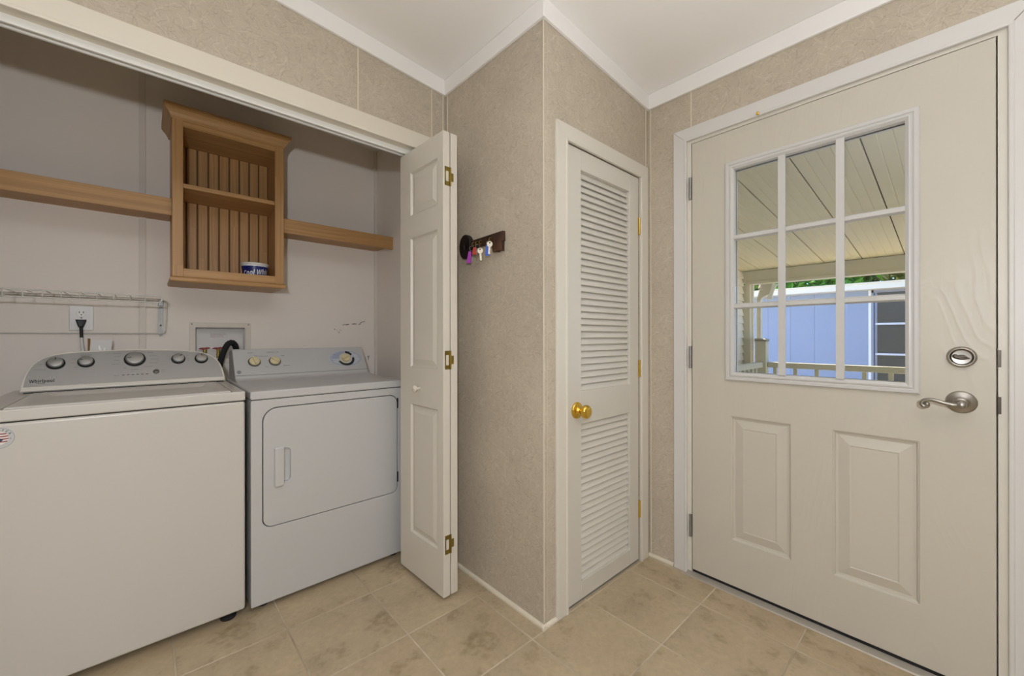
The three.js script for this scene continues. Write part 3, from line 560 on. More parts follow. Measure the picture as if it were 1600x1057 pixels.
  part('emblem', F(eg.translate(0.347, 0.022, 0.0008)), std(0xffffff, 0.4, { map: em }), t, 'small round maker emblem');
  for (const fx of [x0 + 0.05, x1 - 0.05]) for (const fz of [zb + 0.06, zf - 0.05]) part('foot', lathe([[0, 0], [0.022, 0], [0.022, 0.01], [0.01, 0.014], [0.01, 0.024], [0, 0.024]], 20).translate(fx, 0, fz), M.rubber, t);
}

// ---------------------------------------------------------------- wooden wall cabinet and ledges
const W = (g, turned = false) => uvBox(g, turned, rnd() * 3, rnd() * 3);
{
  const x0 = 0.092, x1 = 0.557, zf = -2.46, y0 = 1.417, y1 = 2.172;
  const t = thing('wall_cabinet', 'open wooden wall cabinet with crown top and beadboard back', 'cabinet', [(x0 + x1) / 2, 1.392, (zf + BACK) / 2]);
  part('side_panel', W(bx(x0 + 0.002, x0 + 0.02, y0, y1, BACK, zf - 0.018)), M.wood, t); part('side_panel', W(bx(x1 - 0.02, x1 - 0.002, y0, y1, BACK, zf - 0.018)), M.wood, t);
  part('stile', W(bx(x0, 0.132, y0, y1, zf - 0.018, zf, 0.0015)), M.wood, t); part('stile', W(bx(0.515, x1, y0, y1, zf - 0.018, zf, 0.0015)), M.wood, t);
  part('rail', W(bx(0.132, 0.515, 2.128, y1, zf - 0.018, zf, 0.0012), true), M.wood, t); part('rail', W(bx(0.132, 0.515, y0, 1.456, zf - 0.018, zf, 0.0012), true), M.wood, t);
  part('top_board', W(bx(x0 + 0.002, x1 - 0.002, 2.135, 2.153, BACK, zf - 0.018), true), M.wood, t);
  part('bottom_board', W(bx(x0 + 0.002, x1 - 0.002, y0, y0 + 0.018, BACK, zf - 0.018), true), M.wood, t);
  part('shelf', W(bx(x0 + 0.02, x1 - 0.02, 1.842, 1.8635, BACK + 0.018, zf - 0.014, 0.002), true), M.wood, t);
  const n = 9, pw = (x1 - x0 - 0.04) / n;
  part('back_panel', W(bx(x0 + 0.02, x1 - 0.02, y0 + 0.018, 2.135, BACK + 0.003, BACK + 0.008)), std(0x6b4e30, 0.8), t);
  for (let k = 0; k < n; k++) part('bead_board', W(bx(x0 + 0.02 + k * pw + 0.0034, x0 + 0.02 + (k + 1) * pw - 0.0034, y0 + 0.018, 2.135, BACK + 0.006, BACK + 0.014, 0.003)), M.wood, t);
  part('crown', W(loftRect(x0, x1, BACK, zf, [[2.157, 0.001], [2.159, 0.005], [2.166, 0.006], [2.171, 0.009], [2.18, 0.0135], [2.19, 0.021], [2.1945, 0.026], [2.199, 0.026], [2.2005, 0.03], [2.213, 0.032], [2.216, 0.03]]), true), M.wood, t);
  part('base_molding', W(loftRect(x0, x1, BACK, zf, [[1.392, 0.0], [1.3935, 0.005], [1.399, 0.0085], [1.408, 0.009], [1.413, 0.007], [1.4165, 0.0015], [1.417, 0]]), true), M.wood, t);
}
function ledge(x0, x1, label) {
  const t = thing('wood_ledge', label, 'shelf', [(x0 + x1) / 2, 1.705, -2.62], 'wooden ledges beside the wall cabinet');
  part('shelf_board', W(bx(x0, x1, 1.732, 1.75, BACK, -2.505), true), M.wood, t);
  part('apron', W(bx(x0, x1, 1.7055, 1.785, -2.507, -2.49, 0.002), true), M.wood, t);
}
ledge(-0.75, 0.092, 'long wooden ledge running left of the wall cabinet');
ledge(0.557, SIDE, 'short wooden ledge between the wall cabinet and closet side wall');

// plastic tub in the cabinet
{
  const t = thing('plastic_tub', 'blue and white plastic tub standing in the wall cabinet', 'tub', [0.442, 1.435, -2.58]);
  const tex = canvasTexture(2048, 256, (g, w, h) => {
    g.fillStyle = '#e8e8ea'; g.fillRect(0, 0, w, h); g.fillStyle = '#17206e'; g.fillRect(500, 36, 1080, 220); g.fillStyle = '#b3b02c'; g.fillRect(380, 36, 100, 220); g.fillStyle = '#17206e'; g.fillRect(0, 36, 300, 220); g.fillRect(1680, 36, 368, 220);
    g.save(); g.translate(1024, 168); g.rotate(-0.06); g.scale(1.45, 1); g.fillStyle = '#f4f4f6'; g.strokeStyle = '#0a1040'; g.lineWidth = 6; g.font = 'bold italic 108px sans-serif'; g.textAlign = 'center'; g.strokeText('Cool Whip', 0, 0); g.fillText('Cool Whip', 0, 0); g.restore();
  });
  const wall = new THREE.LatheGeometry([[0.052, 0.004], [0.0535, 0.008], [0.0635, 0.084]].map((p) => new THREE.Vector2(...p)), 48, -Math.PI, Math.PI * 2);
  { const p = wall.attributes.position, uv = wall.attributes.uv; for (let i = 0; i < p.count; i++) uv.setY(i, p.getY(i) / 0.088); }
  part('tub_wall', wall.rotateY(-0.05).translate(0.442, 1.435, -2.58), std(0xffffff, 0.35, { map: tex, side: THREE.DoubleSide }), t, 'dark blue printed wall');
  part('rim', lathe([[0.0625, 0.082], [0.0665, 0.083], [0.0675, 0.088], [0.0665, 0.093], [0.063, 0.094], [0.061, 0.09], [0.0615, 0.083]], 44).translate(0.442, 1.435, -2.58), M.white, t, 'white rolled rim');
  part('base', lathe([[0, 0], [0.05, 0], [0.0525, 0.003], [0.052, 0.006], [0, 0.006]], 36).translate(0.442, 1.435, -2.58), M.white, t);
}
// ---------------------------------------------------------------- wire shelf
{
  const t = thing('wire_shelf', 'white coated wire shelf on the closet back wall over the washer', 'wire shelf', [-0.34, 1.15, -2.6]);
  const xl = -0.745, xr = 0.054, zf = -2.46, yt = 1.318, yl = 1.2895, zb = BACK + 0.01;
  const long = (pts, r, lab) => part('wire', tube(pts, r, 60, 8, false, 0.1), M.wire, t, lab);
  long([[xl, yt, zf], [xr - 0.01, yt, zf], [xr - 0.001, yt - 0.004, zf], [xr + 0.002, (yt + yl) / 2, zf], [xr - 0.001, yl + 0.004, zf], [xr - 0.01, yl, zf], [xl, yl, zf]], 0.0031);
  part('wire', cylBetween(V(xl, yt, zb), V(xr + 0.02, yt, zb), 0.003), M.wire, t); part('wire', cylBetween(V(xl, yt - 0.003, zf - 0.15), V(xr + 0.004, yt - 0.003, zf - 0.15), 0.0024), M.wire, t);
  for (let x = xr - 0.055; x > xl; x -= 0.0508) part('wire', tube([[x, yt + 0.003, zb], [x, yt + 0.003, zf - 0.1], [x, yt + 0.003, zf - 0.006], [x, yt + 0.001, zf + 0.003], [x, yt - 0.006, zf + 0.0045], [x, yl, zf + 0.0045]], 0.0018, 30, 6, false, 0.2), M.wire, t);
  part('hanging_rod', tube([[xl, 1.149, -2.742], [-0.3, 1.149, -2.742], [0.055, 1.149, -2.742], [0.071, 1.152, -2.742], [0.077, 1.17, -2.742], [0.08, 1.23, -2.742], [0.08, 1.302, -2.742], [0.076, 1.316, -2.742]], 0.003, 80, 8, false, 0.3), M.wire, t);
  const br = part('wall_bracket', mg([bx(0.049, 0.053, 1.142, 1.3, BACK, -2.741), bx(0.061, 0.065, 1.142, 1.3, BACK, -2.741), bx(0.049, 0.065, 1.142, 1.3, BACK, BACK + 0.003), bx(0.047, 0.067, 1.29, 1.322, BACK, -2.738, 0.002)]), M.galv, t);
  part('screw', lathe([[0, 0.003], [0.004, 0.002], [0.005, 0]], 12).rotateX(Math.PI / 2).translate(0.057, 1.19, BACK + 0.003), M.steel, br);
  part('end_cap', bx(0.052, 0.06, 1.136, 1.144, -2.75, -2.736, 0.002), M.galv, t);
}
// outlet, plug and cord
{
  const t = thing('wall_outlet', 'white duplex wall outlet below the wire shelf', 'outlet', [-0.222, 1.22, BACK]);
  part('cover_plate', bx(-0.262, -0.183, 1.162, 1.278, BACK, BACK + 0.006, 0.004), M.plate, t);
  for (const y of [1.2425, 1.198]) {
    const r = part('receptacle', extrude(rrect(-0.2395, -0.2055, y - 0.0135, y + 0.0135, 0.0125), 0.003, 0.0008).translate(0, 0, BACK + 0.0052), M.white, t);
    for (const dx of [-0.0065, 0.0065]) part('slot', bx(-0.2225 + dx - 0.0013, -0.2225 + dx + 0.0013, y - 0.001, y + 0.008, BACK + 0.007, BACK + 0.0086), M.black, r);
    part('slot', cyl(0.0025, 0.0025, 0.0016, 12).rotateX(Math.PI / 2).translate(-0.2225, y - 0.0075, BACK + 0.0079), M.black, r);
  }
  part('screw', lathe([[0, 0.002], [0.003, 0.0015], [0.0035, 0]], 12).rotateX(Math.PI / 2).translate(-0.2225, 1.2205, BACK + 0.006), M.steel, t);
}
{
  const t = thing('power_cord', 'black plug and cord hanging from the wall outlet', 'power cord', [-0.222, 0.9, -2.73]);
  const s = poly([[-0.0175, 0.012], [0.0175, 0.012], [0.0155, 0.002], [0.0095, -0.018], [0.008, -0.024], [-0.008, -0.024], [-0.0095, -0.018], [-0.0155, 0.002]]);
  part('plug', extrude(s, 0.026, 0.005).translate(-0.2225, 1.2, BACK + 0.0085), M.black, t);
  part('strain_relief', tube([[-0.2225, 1.178, -2.735], [-0.222, 1.16, -2.733], [-0.221, 1.128, -2.733]], 0.0058, 20, 10), M.black, t);
  part('cord', tube([[-0.221, 1.129, -2.733], [-0.2195, 1.1, -2.733], [-0.216, 1.06, -2.73], [-0.21, 0.95, -2.72], [-0.2, 0.6, -2.7]], 0.0052, 40, 8), M.white, t, 'white lower cord');
}
// papers tucked behind the washer
{
  const tex = canvasTexture(256, 160, (g, w, h) => { g.fillStyle = '#cfcac4'; g.fillRect(0, 0, w, h); g.fillStyle = '#3a3a3a'; g.fillRect(16, 60, 24, 16); g.fillRect(46, 58, 22, 16); g.strokeStyle = '#f2f0ec'; g.lineWidth = 14; g.beginPath(); g.moveTo(100, 24); g.lineTo(150, 60); g.lineTo(140, 150); g.moveTo(170, 30); g.lineTo(190, 120); g.moveTo(215, 40); g.lineTo(240, 130); g.stroke(); g.strokeStyle = '#a39e98'; g.lineWidth = 4; g.beginPath(); g.moveTo(84, 50); g.lineTo(110, 150); g.moveTo(160, 70); g.lineTo(175, 150); g.stroke(); });
  const g = new THREE.PlaneGeometry(0.07, 0.19, 14, 20), p = g.attributes.position; for (let i = 0; i < p.count; i++) p.setZ(i, 0.006 * Math.sin(p.getX(i) * 90) + 0.003 * Math.sin(p.getY(i) * 70 + p.getX(i) * 60));
  const back = g.clone().translate(0, 0, -0.004); back.index.array.reverse();
  single('paper_packet', mg([g, back]).rotateZ(-0.06).translate(-0.158, 1.022, -2.676), std(0xffffff, 0.35, { map: tex }), 'crinkled pale plastic packet sticking up behind the washer', 'packet');
  single('cardboard_strip', bx(-0.1975, -0.1885, 0.93, 1.124, -2.686, -2.682, 0.001).translate(0, 0, 0), std(0x8a6a3c, 0.8), 'narrow tan cardboard strip behind the washer beside a packet', 'cardboard');
}
// ---------------------------------------------------------------- washer hook-up box with valves and hoses
{
  const t = thing('washer_valve_box', 'white recessed wall box with red tap handles behind the appliances', 'valve box', [0.3115, 0.99, BACK]);
    const sh = rrect(0.172, 0.451, 0.985, 1.21, 0.006); sh.holes.push(rrect(0.196, 0.425, 1.008, 1.184, 0.012, THREE.Path));
  const face = part('frame', extrude(sh, 0.007, 0.002).translate(0, 0, BACK), std(0xded6c8, 0.45), t);
  part('box_back', bx(0.1965, 0.4245, 1.0085, 1.1835, BACK - 0.066, BACK - 0.063), M.plate, t);
  for (const [a, b, c, d] of [[0.1962, 0.1985, 1.0085, 1.1835], [0.4225, 0.4248, 1.0085, 1.1835], [0.1985, 0.4225, 1.1812, 1.1838], [0.1985, 0.4225, 1.0082, 1.0108]]) part('box_side', bx(a, b, c, d, BACK - 0.063, BACK + 0.001), M.plate, t);
  for (const [x, y] of [[0.183, 1.2], [0.44, 1.2]]) part('screw', lathe([[0, 0.002], [0.0035, 0.0015], [0.004, 0]], 12).rotateX(Math.PI / 2).translate(x, y, BACK + 0.007), M.steel, face);
  const lab = canvasTexture(512, 160, (g, w, h) => { g.fillStyle = '#d5d2d0'; g.fillRect(0, 0, w, h); g.fillStyle = '#b0837f'; g.font = '34px sans-serif'; g.fillText('IMPORTANT INSTRUCTIONS', 16, 44); g.fillText('CAUTION:  hand tighten', 16, 92); g.fillText('WARNING:  test for leaks', 16, 138); });
  part('label_sticker', new THREE.PlaneGeometry(0.082, 0.026).translate(0.308, 1.138, BACK - 0.0624), std(0xffffff, 0.5, { map: lab }), t, 'small red-lettered instruction label');
  for (const x of [0.239, 0.2995]) {
    const v = part('valve', mg([cylBetween(V(x + 0.002, 1.011, BACK - 0.03), V(x + 0.002, 1.062, BACK - 0.03), 0.008, 14), cylBetween(V(x + 0.002, 1.03, BACK - 0.06), V(x + 0.002, 1.03, BACK - 0.015), 0.007, 12)]), M.dullBrass, t);
    const s = new THREE.Shape(); s.moveTo(-0.024, 0.002); s.quadraticCurveTo(-0.012, 0.008, 0, 0.005); s.quadraticCurveTo(0.012, 0.009, 0.025, 0.006); s.lineTo(0.025, 0.0); s.quadraticCurveTo(0.012, -0.002, 0.007, -0.007); s.lineTo(-0.007, -0.007); s.quadraticCurveTo(-0.012, -0.003, -0.024, -0.003);
    part('tap_handle', extrude(s, 0.012, 0.002).translate(x, 1.066, BACK - 0.036), M.red, v, 'red tap handle');
  }
}
{
  const t = thing('drain_hose', 'black ribbed hose arching out of the wall box', 'hose', [0.34, 1.0, -2.69]);
  const P = [[0.288, 0.93, -2.68], [0.3, 1.0, -2.68], [0.316, 1.055, -2.68], [0.334, 1.092, -2.68], [0.35, 1.1, -2.68], [0.364, 1.09, -2.69], [0.373, 1.068, -2.705], [0.375, 1.045, -2.722], [0.3755, 1.02, -2.727]];
  const c = new THREE.CatmullRomCurve3(P.map((p) => V(...p))), g = new THREE.TubeGeometry(c, 160, 0.0145, 14), p = g.attributes.position, n = g.attributes.normal;
  for (let i = 0; i < p.count; i++) { const k = 0.0011 * Math.sin(Math.floor(i / 15) * 1.25); p.setXYZ(i, p.getX(i) + n.getX(i) * k, p.getY(i) + n.getY(i) * k, p.getZ(i) + n.getZ(i) * k); }
  part('hose_tube', g, M.rubber, t);
  part('clamp', new THREE.TorusGeometry(0.0165, 0.002, 8, 24).rotateY(0.5).rotateX(Math.PI / 2).translate(0.3745, 1.05, -2.719), M.black, t);
}
// scuffs on the closet wall
{
  const tex = canvasTexture(512, 256, (g, w, h) => { const r = mulberry(5); g.clearRect(0, 0, w, h); g.strokeStyle = 'rgba(70,52,40,0.8)'; g.lineCap = 'round';
    for (let k = 0; k < 26; k++) { g.lineWidth = 1 + r() * 5; g.beginPath(); const x = 130 + r() * 190, y = 88 - (x - 130) * 0.08 + (r() - 0.5) * 16; g.moveTo(x, y); g.lineTo(x + 8 + r() * 18, y - 2 + (r() - 0.5) * 8); g.stroke(); }
    g.lineWidth = 9; g.beginPath(); g.moveTo(345, 78); g.quadraticCurveTo(372, 82, 376, 52); g.quadraticCurveTo(400, 44, 430, 38); g.stroke(); g.lineWidth = 3; for (let k = 0; k < 9; k++) { g.beginPath(); const x = 30 + r() * 90, y = 130 + r() * 60; g.moveTo(x, y); g.lineTo(x + 2, y + 14); g.stroke(); } });
  part('scuff_mark', new THREE.PlaneGeometry(0.26, 0.13).translate(1.035, 1.19, BACK + 0.0006), std(0xffffff, 0.8, { map: tex, transparent: true }), closetN, 'dark scuffs on the wall');
  const dot = canvasTexture(64, 128, (g) => { g.clearRect(0, 0, 64, 128); g.strokeStyle = 'rgba(60,48,36,0.85)'; g.lineWidth = 8; g.beginPath(); g.moveTo(20, 40); g.lineTo(36, 60); g.lineTo(48, 34); g.moveTo(36, 60); g.lineTo(36, 96); g.stroke(); });
  part('scuff_mark', new THREE.PlaneGeometry(0.03, 0.06).translate(1.147, 0.985, BACK + 0.0006), std(0xffffff, 0.8, { map: dot, transparent: true }), closetN);
}

// ---------------------------------------------------------------- key rack and keys (on the wall x = B, u = z, v = y)
const K = (g) => onX(g, B);
{
  const t = thing('key_rack', 'dark brown wooden rack shaped like an old key on the wall', 'key rack', [B, 1.55, -1.46]);
  const s = new THREE.Shape(); s.moveTo(-1.52, 1.577); s.lineTo(-1.297, 1.582); s.lineTo(-1.296, 1.54); s.lineTo(-1.3025, 1.538); s.lineTo(-1.301, 1.498); s.lineTo(-1.328, 1.501); s.lineTo(-1.33, 1.497); s.lineTo(-1.3605, 1.5); s.lineTo(-1.372, 1.539); s.lineTo(-1.52, 1.541);
  part('shank', uvBox(K(extrude(s, 0.02, 0.003)), true), M.darkWood, t);
  const o = new THREE.Shape(); o.absellipse(-1.563, 1.556, 0.044, 0.057, 0, Math.PI * 2); const h = new THREE.Path(); h.absellipse(-1.555, 1.552, 0.0105, 0.014, 0, Math.PI * 2); o.holes.push(h);
  part('bow', uvBox(K(extrude(o, 0.026, 0.004, 28)), true), std(0x6a5f58, 0.5, { map: darkWoodTexture }), t, 'round key bow with a small hole');
  for (const u of [-1.49, -1.462, -1.436, -1.366]) part('hook', K(tube([[u, 1.564, 0.018], [u, 1.562, 0.03], [u, 1.553, 0.036], [u, 1.546, 0.031], [u, 1.55, 0.025]], 0.0013, 24, 6)), M.dullBrass, t, 'small brass cup hook');
}
function keyGeo(len, k = 1) {
  const s = new THREE.Shape(); s.absarc(0, 0, 0.011, -1.2, Math.PI + 1.2); s.lineTo(-0.004, -0.012); s.lineTo(-0.004, -len); s.lineTo(0, -len - 0.003); s.lineTo(0.004, -len); for (let k = 0; k < 5; k++) { const y = -len + (k + 0.5) * (len - 0.016) / 5; s.lineTo(0.0045, y); s.lineTo(0.0025, y + 0.003); } s.lineTo(0.004, -0.012);
  const h = new THREE.Path(); h.absarc(0, 0.0055, 0.003, 0, Math.PI * 2); s.holes.push(h); return extrude(s, 0.0022, 0.0004, 12).scale(k, k, 1);
}
function keySet(u, y, label, color, tagSpec, tagLabel, keySpec, keyMat) {
  const t = thing('key_set', label, 'key', [B - 0.036, y, u], 'keys hanging on the key rack'), a = 0.75;
  const at = new THREE.Matrix4().makeBasis(V(Math.sin(a), 0, Math.cos(a)), V(0, 1, 0), V(-Math.cos(a), 0, Math.sin(a))).setPosition(B - 0.036, y, u), L = (g) => g.applyMatrix4(at);
  part('split_ring', L(new THREE.TorusGeometry(0.0105, 0.0009, 6, 30).rotateY(0.5).translate(0, -0.0095, 0)), M.steel, t);
  const [tx, w, top, bottom, tilt] = tagSpec; part('tag', L(extrude(poly([[-w * 0.6, top], [w * 0.6, top], [w, bottom], [-w, bottom]]), 0.003, 0.0008).rotateZ(tilt).translate(tx, 0, -0.003)), std(color, 0.4), t, tagLabel);
  for (const [kx, ky, len, rot, r, m] of keySpec) part('key_blade', L(keyGeo(len, r).rotateZ(rot).translate(kx, ky, 0.002)), m ?? keyMat, t, 'notched metal key');
}
const silverKey = std(0xe2d9c6, 0.4, { metalness: 0.6 }), darkKey = std(0x7d735a, 0.4, { metalness: 0.7 });
keySet(-1.49, 1.543, 'key with a purple tag, leftmost on the key-shaped rack', 0xa02fa8, [-0.006, 0.011, -0.022, -0.076, -0.12], 'purple plastic tag', [[0.022, -0.04, 0.045, 0.15, 0.85, darkKey]], darkKey);
keySet(-1.446, 1.545, 'silver key on a red tag at the middle of the key rack', 0xa8301c, [-0.012, 0.011, -0.012, -0.046, -0.1], 'red plastic tag', [[0.012, -0.029, 0.036, 0.08, 1.15, silverKey]], silverKey);
keySet(-1.366, 1.546, 'silver key with a blue tag, on the hook by the key rack bit', 0x2f5fc4, [-0.006, 0.0105, -0.016, -0.062, 0.0], 'blue plastic tag', [[0.004, -0.014, 0.036, -0.06, 1.15, silverKey]], silverKey);

// ---------------------------------------------------------------- outdoors: porch
const PX = 6.2, pyc = (x) => 2.40 - 0.0875 * (x - 2.05);
{
  const c = thing('porch_ceiling', 'cream ribbed aluminium porch ceiling sloping outward', 'porch ceiling', [4.1, 2.2, 0], null, 'structure');
  const mC = std(0xf0e6c4, 0.5), mJ = std(0x4f4a3c, 0.7);
  const pan = 0.355, n = 5, w = (pan - 0.008) / n;
  const slope = (dy, t2) => poly([[2.05, pyc(2.05) + dy], [PX + 0.1, pyc(PX + 0.1) + dy], [PX + 0.1, pyc(PX + 0.1) + dy + t2], [2.05, pyc(2.05) + dy + t2]]);
  for (let k = 0; k < 16; k++) {
    const z0 = -2.16 + k * pan + 0.004, gs = [extrude(slope(0.008, 0.004), pan - 0.008).translate(0, 0, z0)];
    for (let q = 0; q < n; q++) gs.push(new THREE.ExtrudeGeometry(slope(0, 0.009), { depth: w - 0.008, bevelEnabled: true, bevelSize: 0.003, bevelThickness: 0.004, bevelOffset: -0.003, bevelSegments: 1 }).translate(0, 0, z0 + q * w + 0.004));
    part('ceiling_panel', gs, mC, c);
  }
  part('joint_backing', extrude(poly([[2.05, pyc(2.05) + 0.016], [PX + 0.1, pyc(PX + 0.1) + 0.016], [PX + 0.1, pyc(PX + 0.1) + 0.05], [2.05, pyc(2.05) + 0.05]]), 5.7).translate(0, 0, -2.16), mJ, c);
}
{
  const mB = std(0xd9d2bd, 0.5), mP = std(0xd6cfb9, 0.5);
  const t = thing('porch_beam', 'beige boxed beam along the porch edge', 'beam', [PX, 1.83, 0.5], null, 'structure');
  part('beam_face', bx(PX, PX + 0.1, 1.876, pyc(PX) - 0.005, -2.06, 3.4, 0.004), mB, t); part('beam_lip', bx(PX - 0.02, PX + 0.12, 1.845, 1.878, -1.98, 3.4, 0.004), mB, t);
  const p = thing('porch_post', 'beige corner post at the end of the porch beam', 'post', [PX + 0.04, -0.13, -1.95], null, 'structure');
  part('post_face', bx(PX + 0.002, PX + 0.08, -0.13, 1.846, -2.06, -1.925, 0.004), mP, p); part('post_trim', bx(PX + 0.08, PX + 0.1, -0.13, 1.846, -1.93, -1.9, 0.003), std(0xf2efe6, 0.5), p);
  const d = thing('downspout', 'beige downspout with a curved elbow at the porch corner', 'downspout', [PX + 0.16, -0.13, -1.84]);
  part('pipe', bx(PX + 0.12, PX + 0.2, -0.13, 1.66, -1.885, -1.825, 0.008), mP, d);
  const e = new THREE.Shape(); e.moveTo(-1.885, 1.64); e.lineTo(-1.825, 1.64); e.quadraticCurveTo(-1.80, 1.68, -1.73, 1.70); e.quadraticCurveTo(-1.69, 1.74, -1.675, 1.85); e.lineTo(-1.83, 1.85); e.quadraticCurveTo(-1.845, 1.74, -1.885, 1.64);
  part('elbow', onX(extrude(e, 0.08, 0.008), PX + 0.2), mP, d);
  const br = new THREE.Shape(); br.moveTo(-1.77, 1.64); br.lineTo(-1.68, 1.625); br.quadraticCurveTo(-1.67, 1.76, -1.61, 1.83); br.lineTo(-1.68, 1.835); br.quadraticCurveTo(-1.70, 1.70, -1.77, 1.64);
  part('bracket', onX(extrude(br, 0.02, 0.003), PX + 0.11), std(0xf0eee8, 0.45), d, 'white curved bracket');
}
{
  const w = thing('wall_porch', 'white lap siding wall at the left end of the porch', 'siding wall', [4.1, -0.13, -2.0], null, 'structure');
  const mS = std(0xebe4d4, 0.55);
  part('sheathing', extrude(poly([[2.05, -0.13], [PX, -0.13], [PX, pyc(PX) - 0.001], [2.05, pyc(2.05) - 0.001]]), 0.09).translate(0, 0, -2.12), mS, w);
  for (let k = 0; k < 21; k++) { const y = -0.13 + k * 0.103; part('siding_board', extrude(poly([[2.03, y], [1.995, y], [2.022, y + 0.106], [2.03, y + 0.106]]), 4.15).rotateY(Math.PI / 2).translate(2.05, 0, 0), mS, w); }
  const s2 = structure('wall_outside', onX(extrude(poly([[-1.995, -0.13], [-0.95, -0.13], [-0.95, 2.15], [0.2, 2.15], [0.2, -0.13], [3.4, -0.13], [3.4, 2.4], [-1.995, 2.4]]), 0.03), 2.08), mS, 'white outer face of the house wall beside the entry door', 'siding wall');
}
structure('porch_floor', bx(2.05, PX + 0.1, -0.2, -0.13, -2.03, 3.4), std(0xb9b2a2, 0.8), 'grey concrete porch floor', 'porch floor');
structure('ground', bx(-30, 60, -0.75, -0.62, -40, 40), std(0xc2bba8, 0.9), 'pale ground between the houses', 'ground');
{
  const mR = std(0xc9c2a8, 0.5), mD = std(0x8d8773, 0.6);
  const r = thing('porch_railing', 'beige porch railing along the outer edge with square balusters', 'railing', [PX + 0.05, -0.13, 0.5]);
  part('top_rail', bx(PX, PX + 0.07, 0.71, 0.783, -1.71, 3.3, 0.008), mR, r); part('bottom_rail', bx(PX + 0.015, PX + 0.055, -0.03, 0.03, -1.71, 3.3, 0.006), mR, r);
  for (let z = -1.63; z < 3.2; z += 0.2265) part('baluster', bx(PX + 0.017, PX + 0.053, 0.02, 0.715, z - 0.021, z + 0.021, 0.003), mR, r);
  const s = thing('porch_railing', 'beige porch railing running out beside the siding wall', 'railing', [4.1, -0.13, -1.78]);
  part('top_rail', bx(2.09, PX - 0.067, 0.71, 0.783, -1.815, -1.745, 0.008), mR, s); part('bottom_rail', bx(2.09, PX - 0.067, -0.03, 0.03, -1.8, -1.76, 0.006), mR, s);
  for (let x = 2.2; x < PX - 0.1; x += 0.15) part('baluster', bx(x - 0.018, x + 0.018, 0.02, 0.715, -1.798, -1.762, 0.003), mR, s);
  const p = thing('railing_post', 'square beige railing post with a dark cap', 'post', [PX, -0.13, -1.778]);
  part('post_body', bx(PX - 0.065, PX + 0.065, -0.13, 1.06, -1.843, -1.713, 0.006), mR, p);
  part('post_cap', loftRect(PX - 0.07, PX + 0.07, -1.848, -1.708, [[1.06, 0], [1.085, 0.004], [1.1, -0.03]]), mD, p, 'dark beveled post cap');
}
// neighbouring house
{
  const NX = 9.6, t = thing('neighbor_house', 'neighboring house with white eave beyond the porch, blue shade tint in wall color', 'house', [NX + 1.5, -0.62, 0]);
  const mShadeBlue = std(0x98a6c2, 0.6), mE = std(0xf1ead9, 0.5), mF = std(0xdde0ea, 0.5);  // wall color carries the blue cast of skylit shade on a pale wall
  part('wall_core', bx(NX + 0.03, NX + 4, -0.62, 2.0, -7, 5), mShadeBlue, t);
  for (let k = 0; k < 16; k++) { const z0 = -1.06 - (k + 1) * 0.3945; part('wall_panel', bx(NX, NX + 0.035, -0.62, 1.96, z0 + 0.001, z0 + 0.3935, 0.002), mShadeBlue, t); }
  part('wall_panel', bx(NX, NX + 0.035, -0.62, 0.05, -1.0, 5, 0.003), mShadeBlue, t); part('wall_panel', bx(NX, NX + 0.035, -0.62, 1.96, 0.75, 5, 0.003), mShadeBlue, t);
  part('corner_trim', bx(NX - 0.015, NX + 0.03, -0.62, 1.96, -1.06, -1.02, 0.003), std(0xf3f4f7, 0.5), t);
  part('gutter', extrude(poly([[0, 0], [0.1, 0], [0.1, 0.12], [-0.02, 0.12], [-0.02, 0.105], [0, 0.09]]), 12).translate(NX - 0.3, 1.945, -7), mE, t);
  part('soffit', bx(NX - 0.22, NX + 0.03, 1.945, 1.96, -7, 5), mE, t);
  const rf = part('roof', extrude(poly([[NX - 0.3, 2.065], [NX + 2.2, 2.3], [NX + 4.3, 2.06], [NX + 4.3, 2.03], [NX + 2.2, 2.26], [NX - 0.3, 2.04]]), 12).translate(0, 0, -7), std(0xe9e5da, 0.6), t);
  const wf = part('window', mg([bx(NX - 0.02, NX + 0.03, 0.0, 1.945, -1.017, -0.99), bx(NX - 0.02, NX + 0.03, 1.9, 1.945, -1.017, 0.75), bx(NX - 0.02, NX + 0.03, 0, 0.05, -1.017, 0.75), bx(NX - 0.02, NX + 0.03, 0, 1.945, 0.72, 0.75), bx(NX + 0.01, NX + 0.03, 0, 1.945, -0.975, -0.945), bx(NX - 0.005, NX + 0.03, 0, 1.945, -0.1, -0.06)]), std(0x9ba1b4, 0.4, { metalness: 0.3 }), t, 'grey framed window');
  for (const y of [1.345, 0.81, 0.3]) part('window_bar', bx(NX - 0.005, NX + 0.028, y - 0.017, y + 0.017, -0.97, 0.72), mF, wf);
  for (const [a, b] of [[0.05, 0.29], [0.32, 0.795], [0.83, 1.33], [1.365, 1.9]]) part('pane', bx(NX + 0.02, NX + 0.029, a, b, -0.945, 0.72), std(0x55544f, 0.25), wf);
}
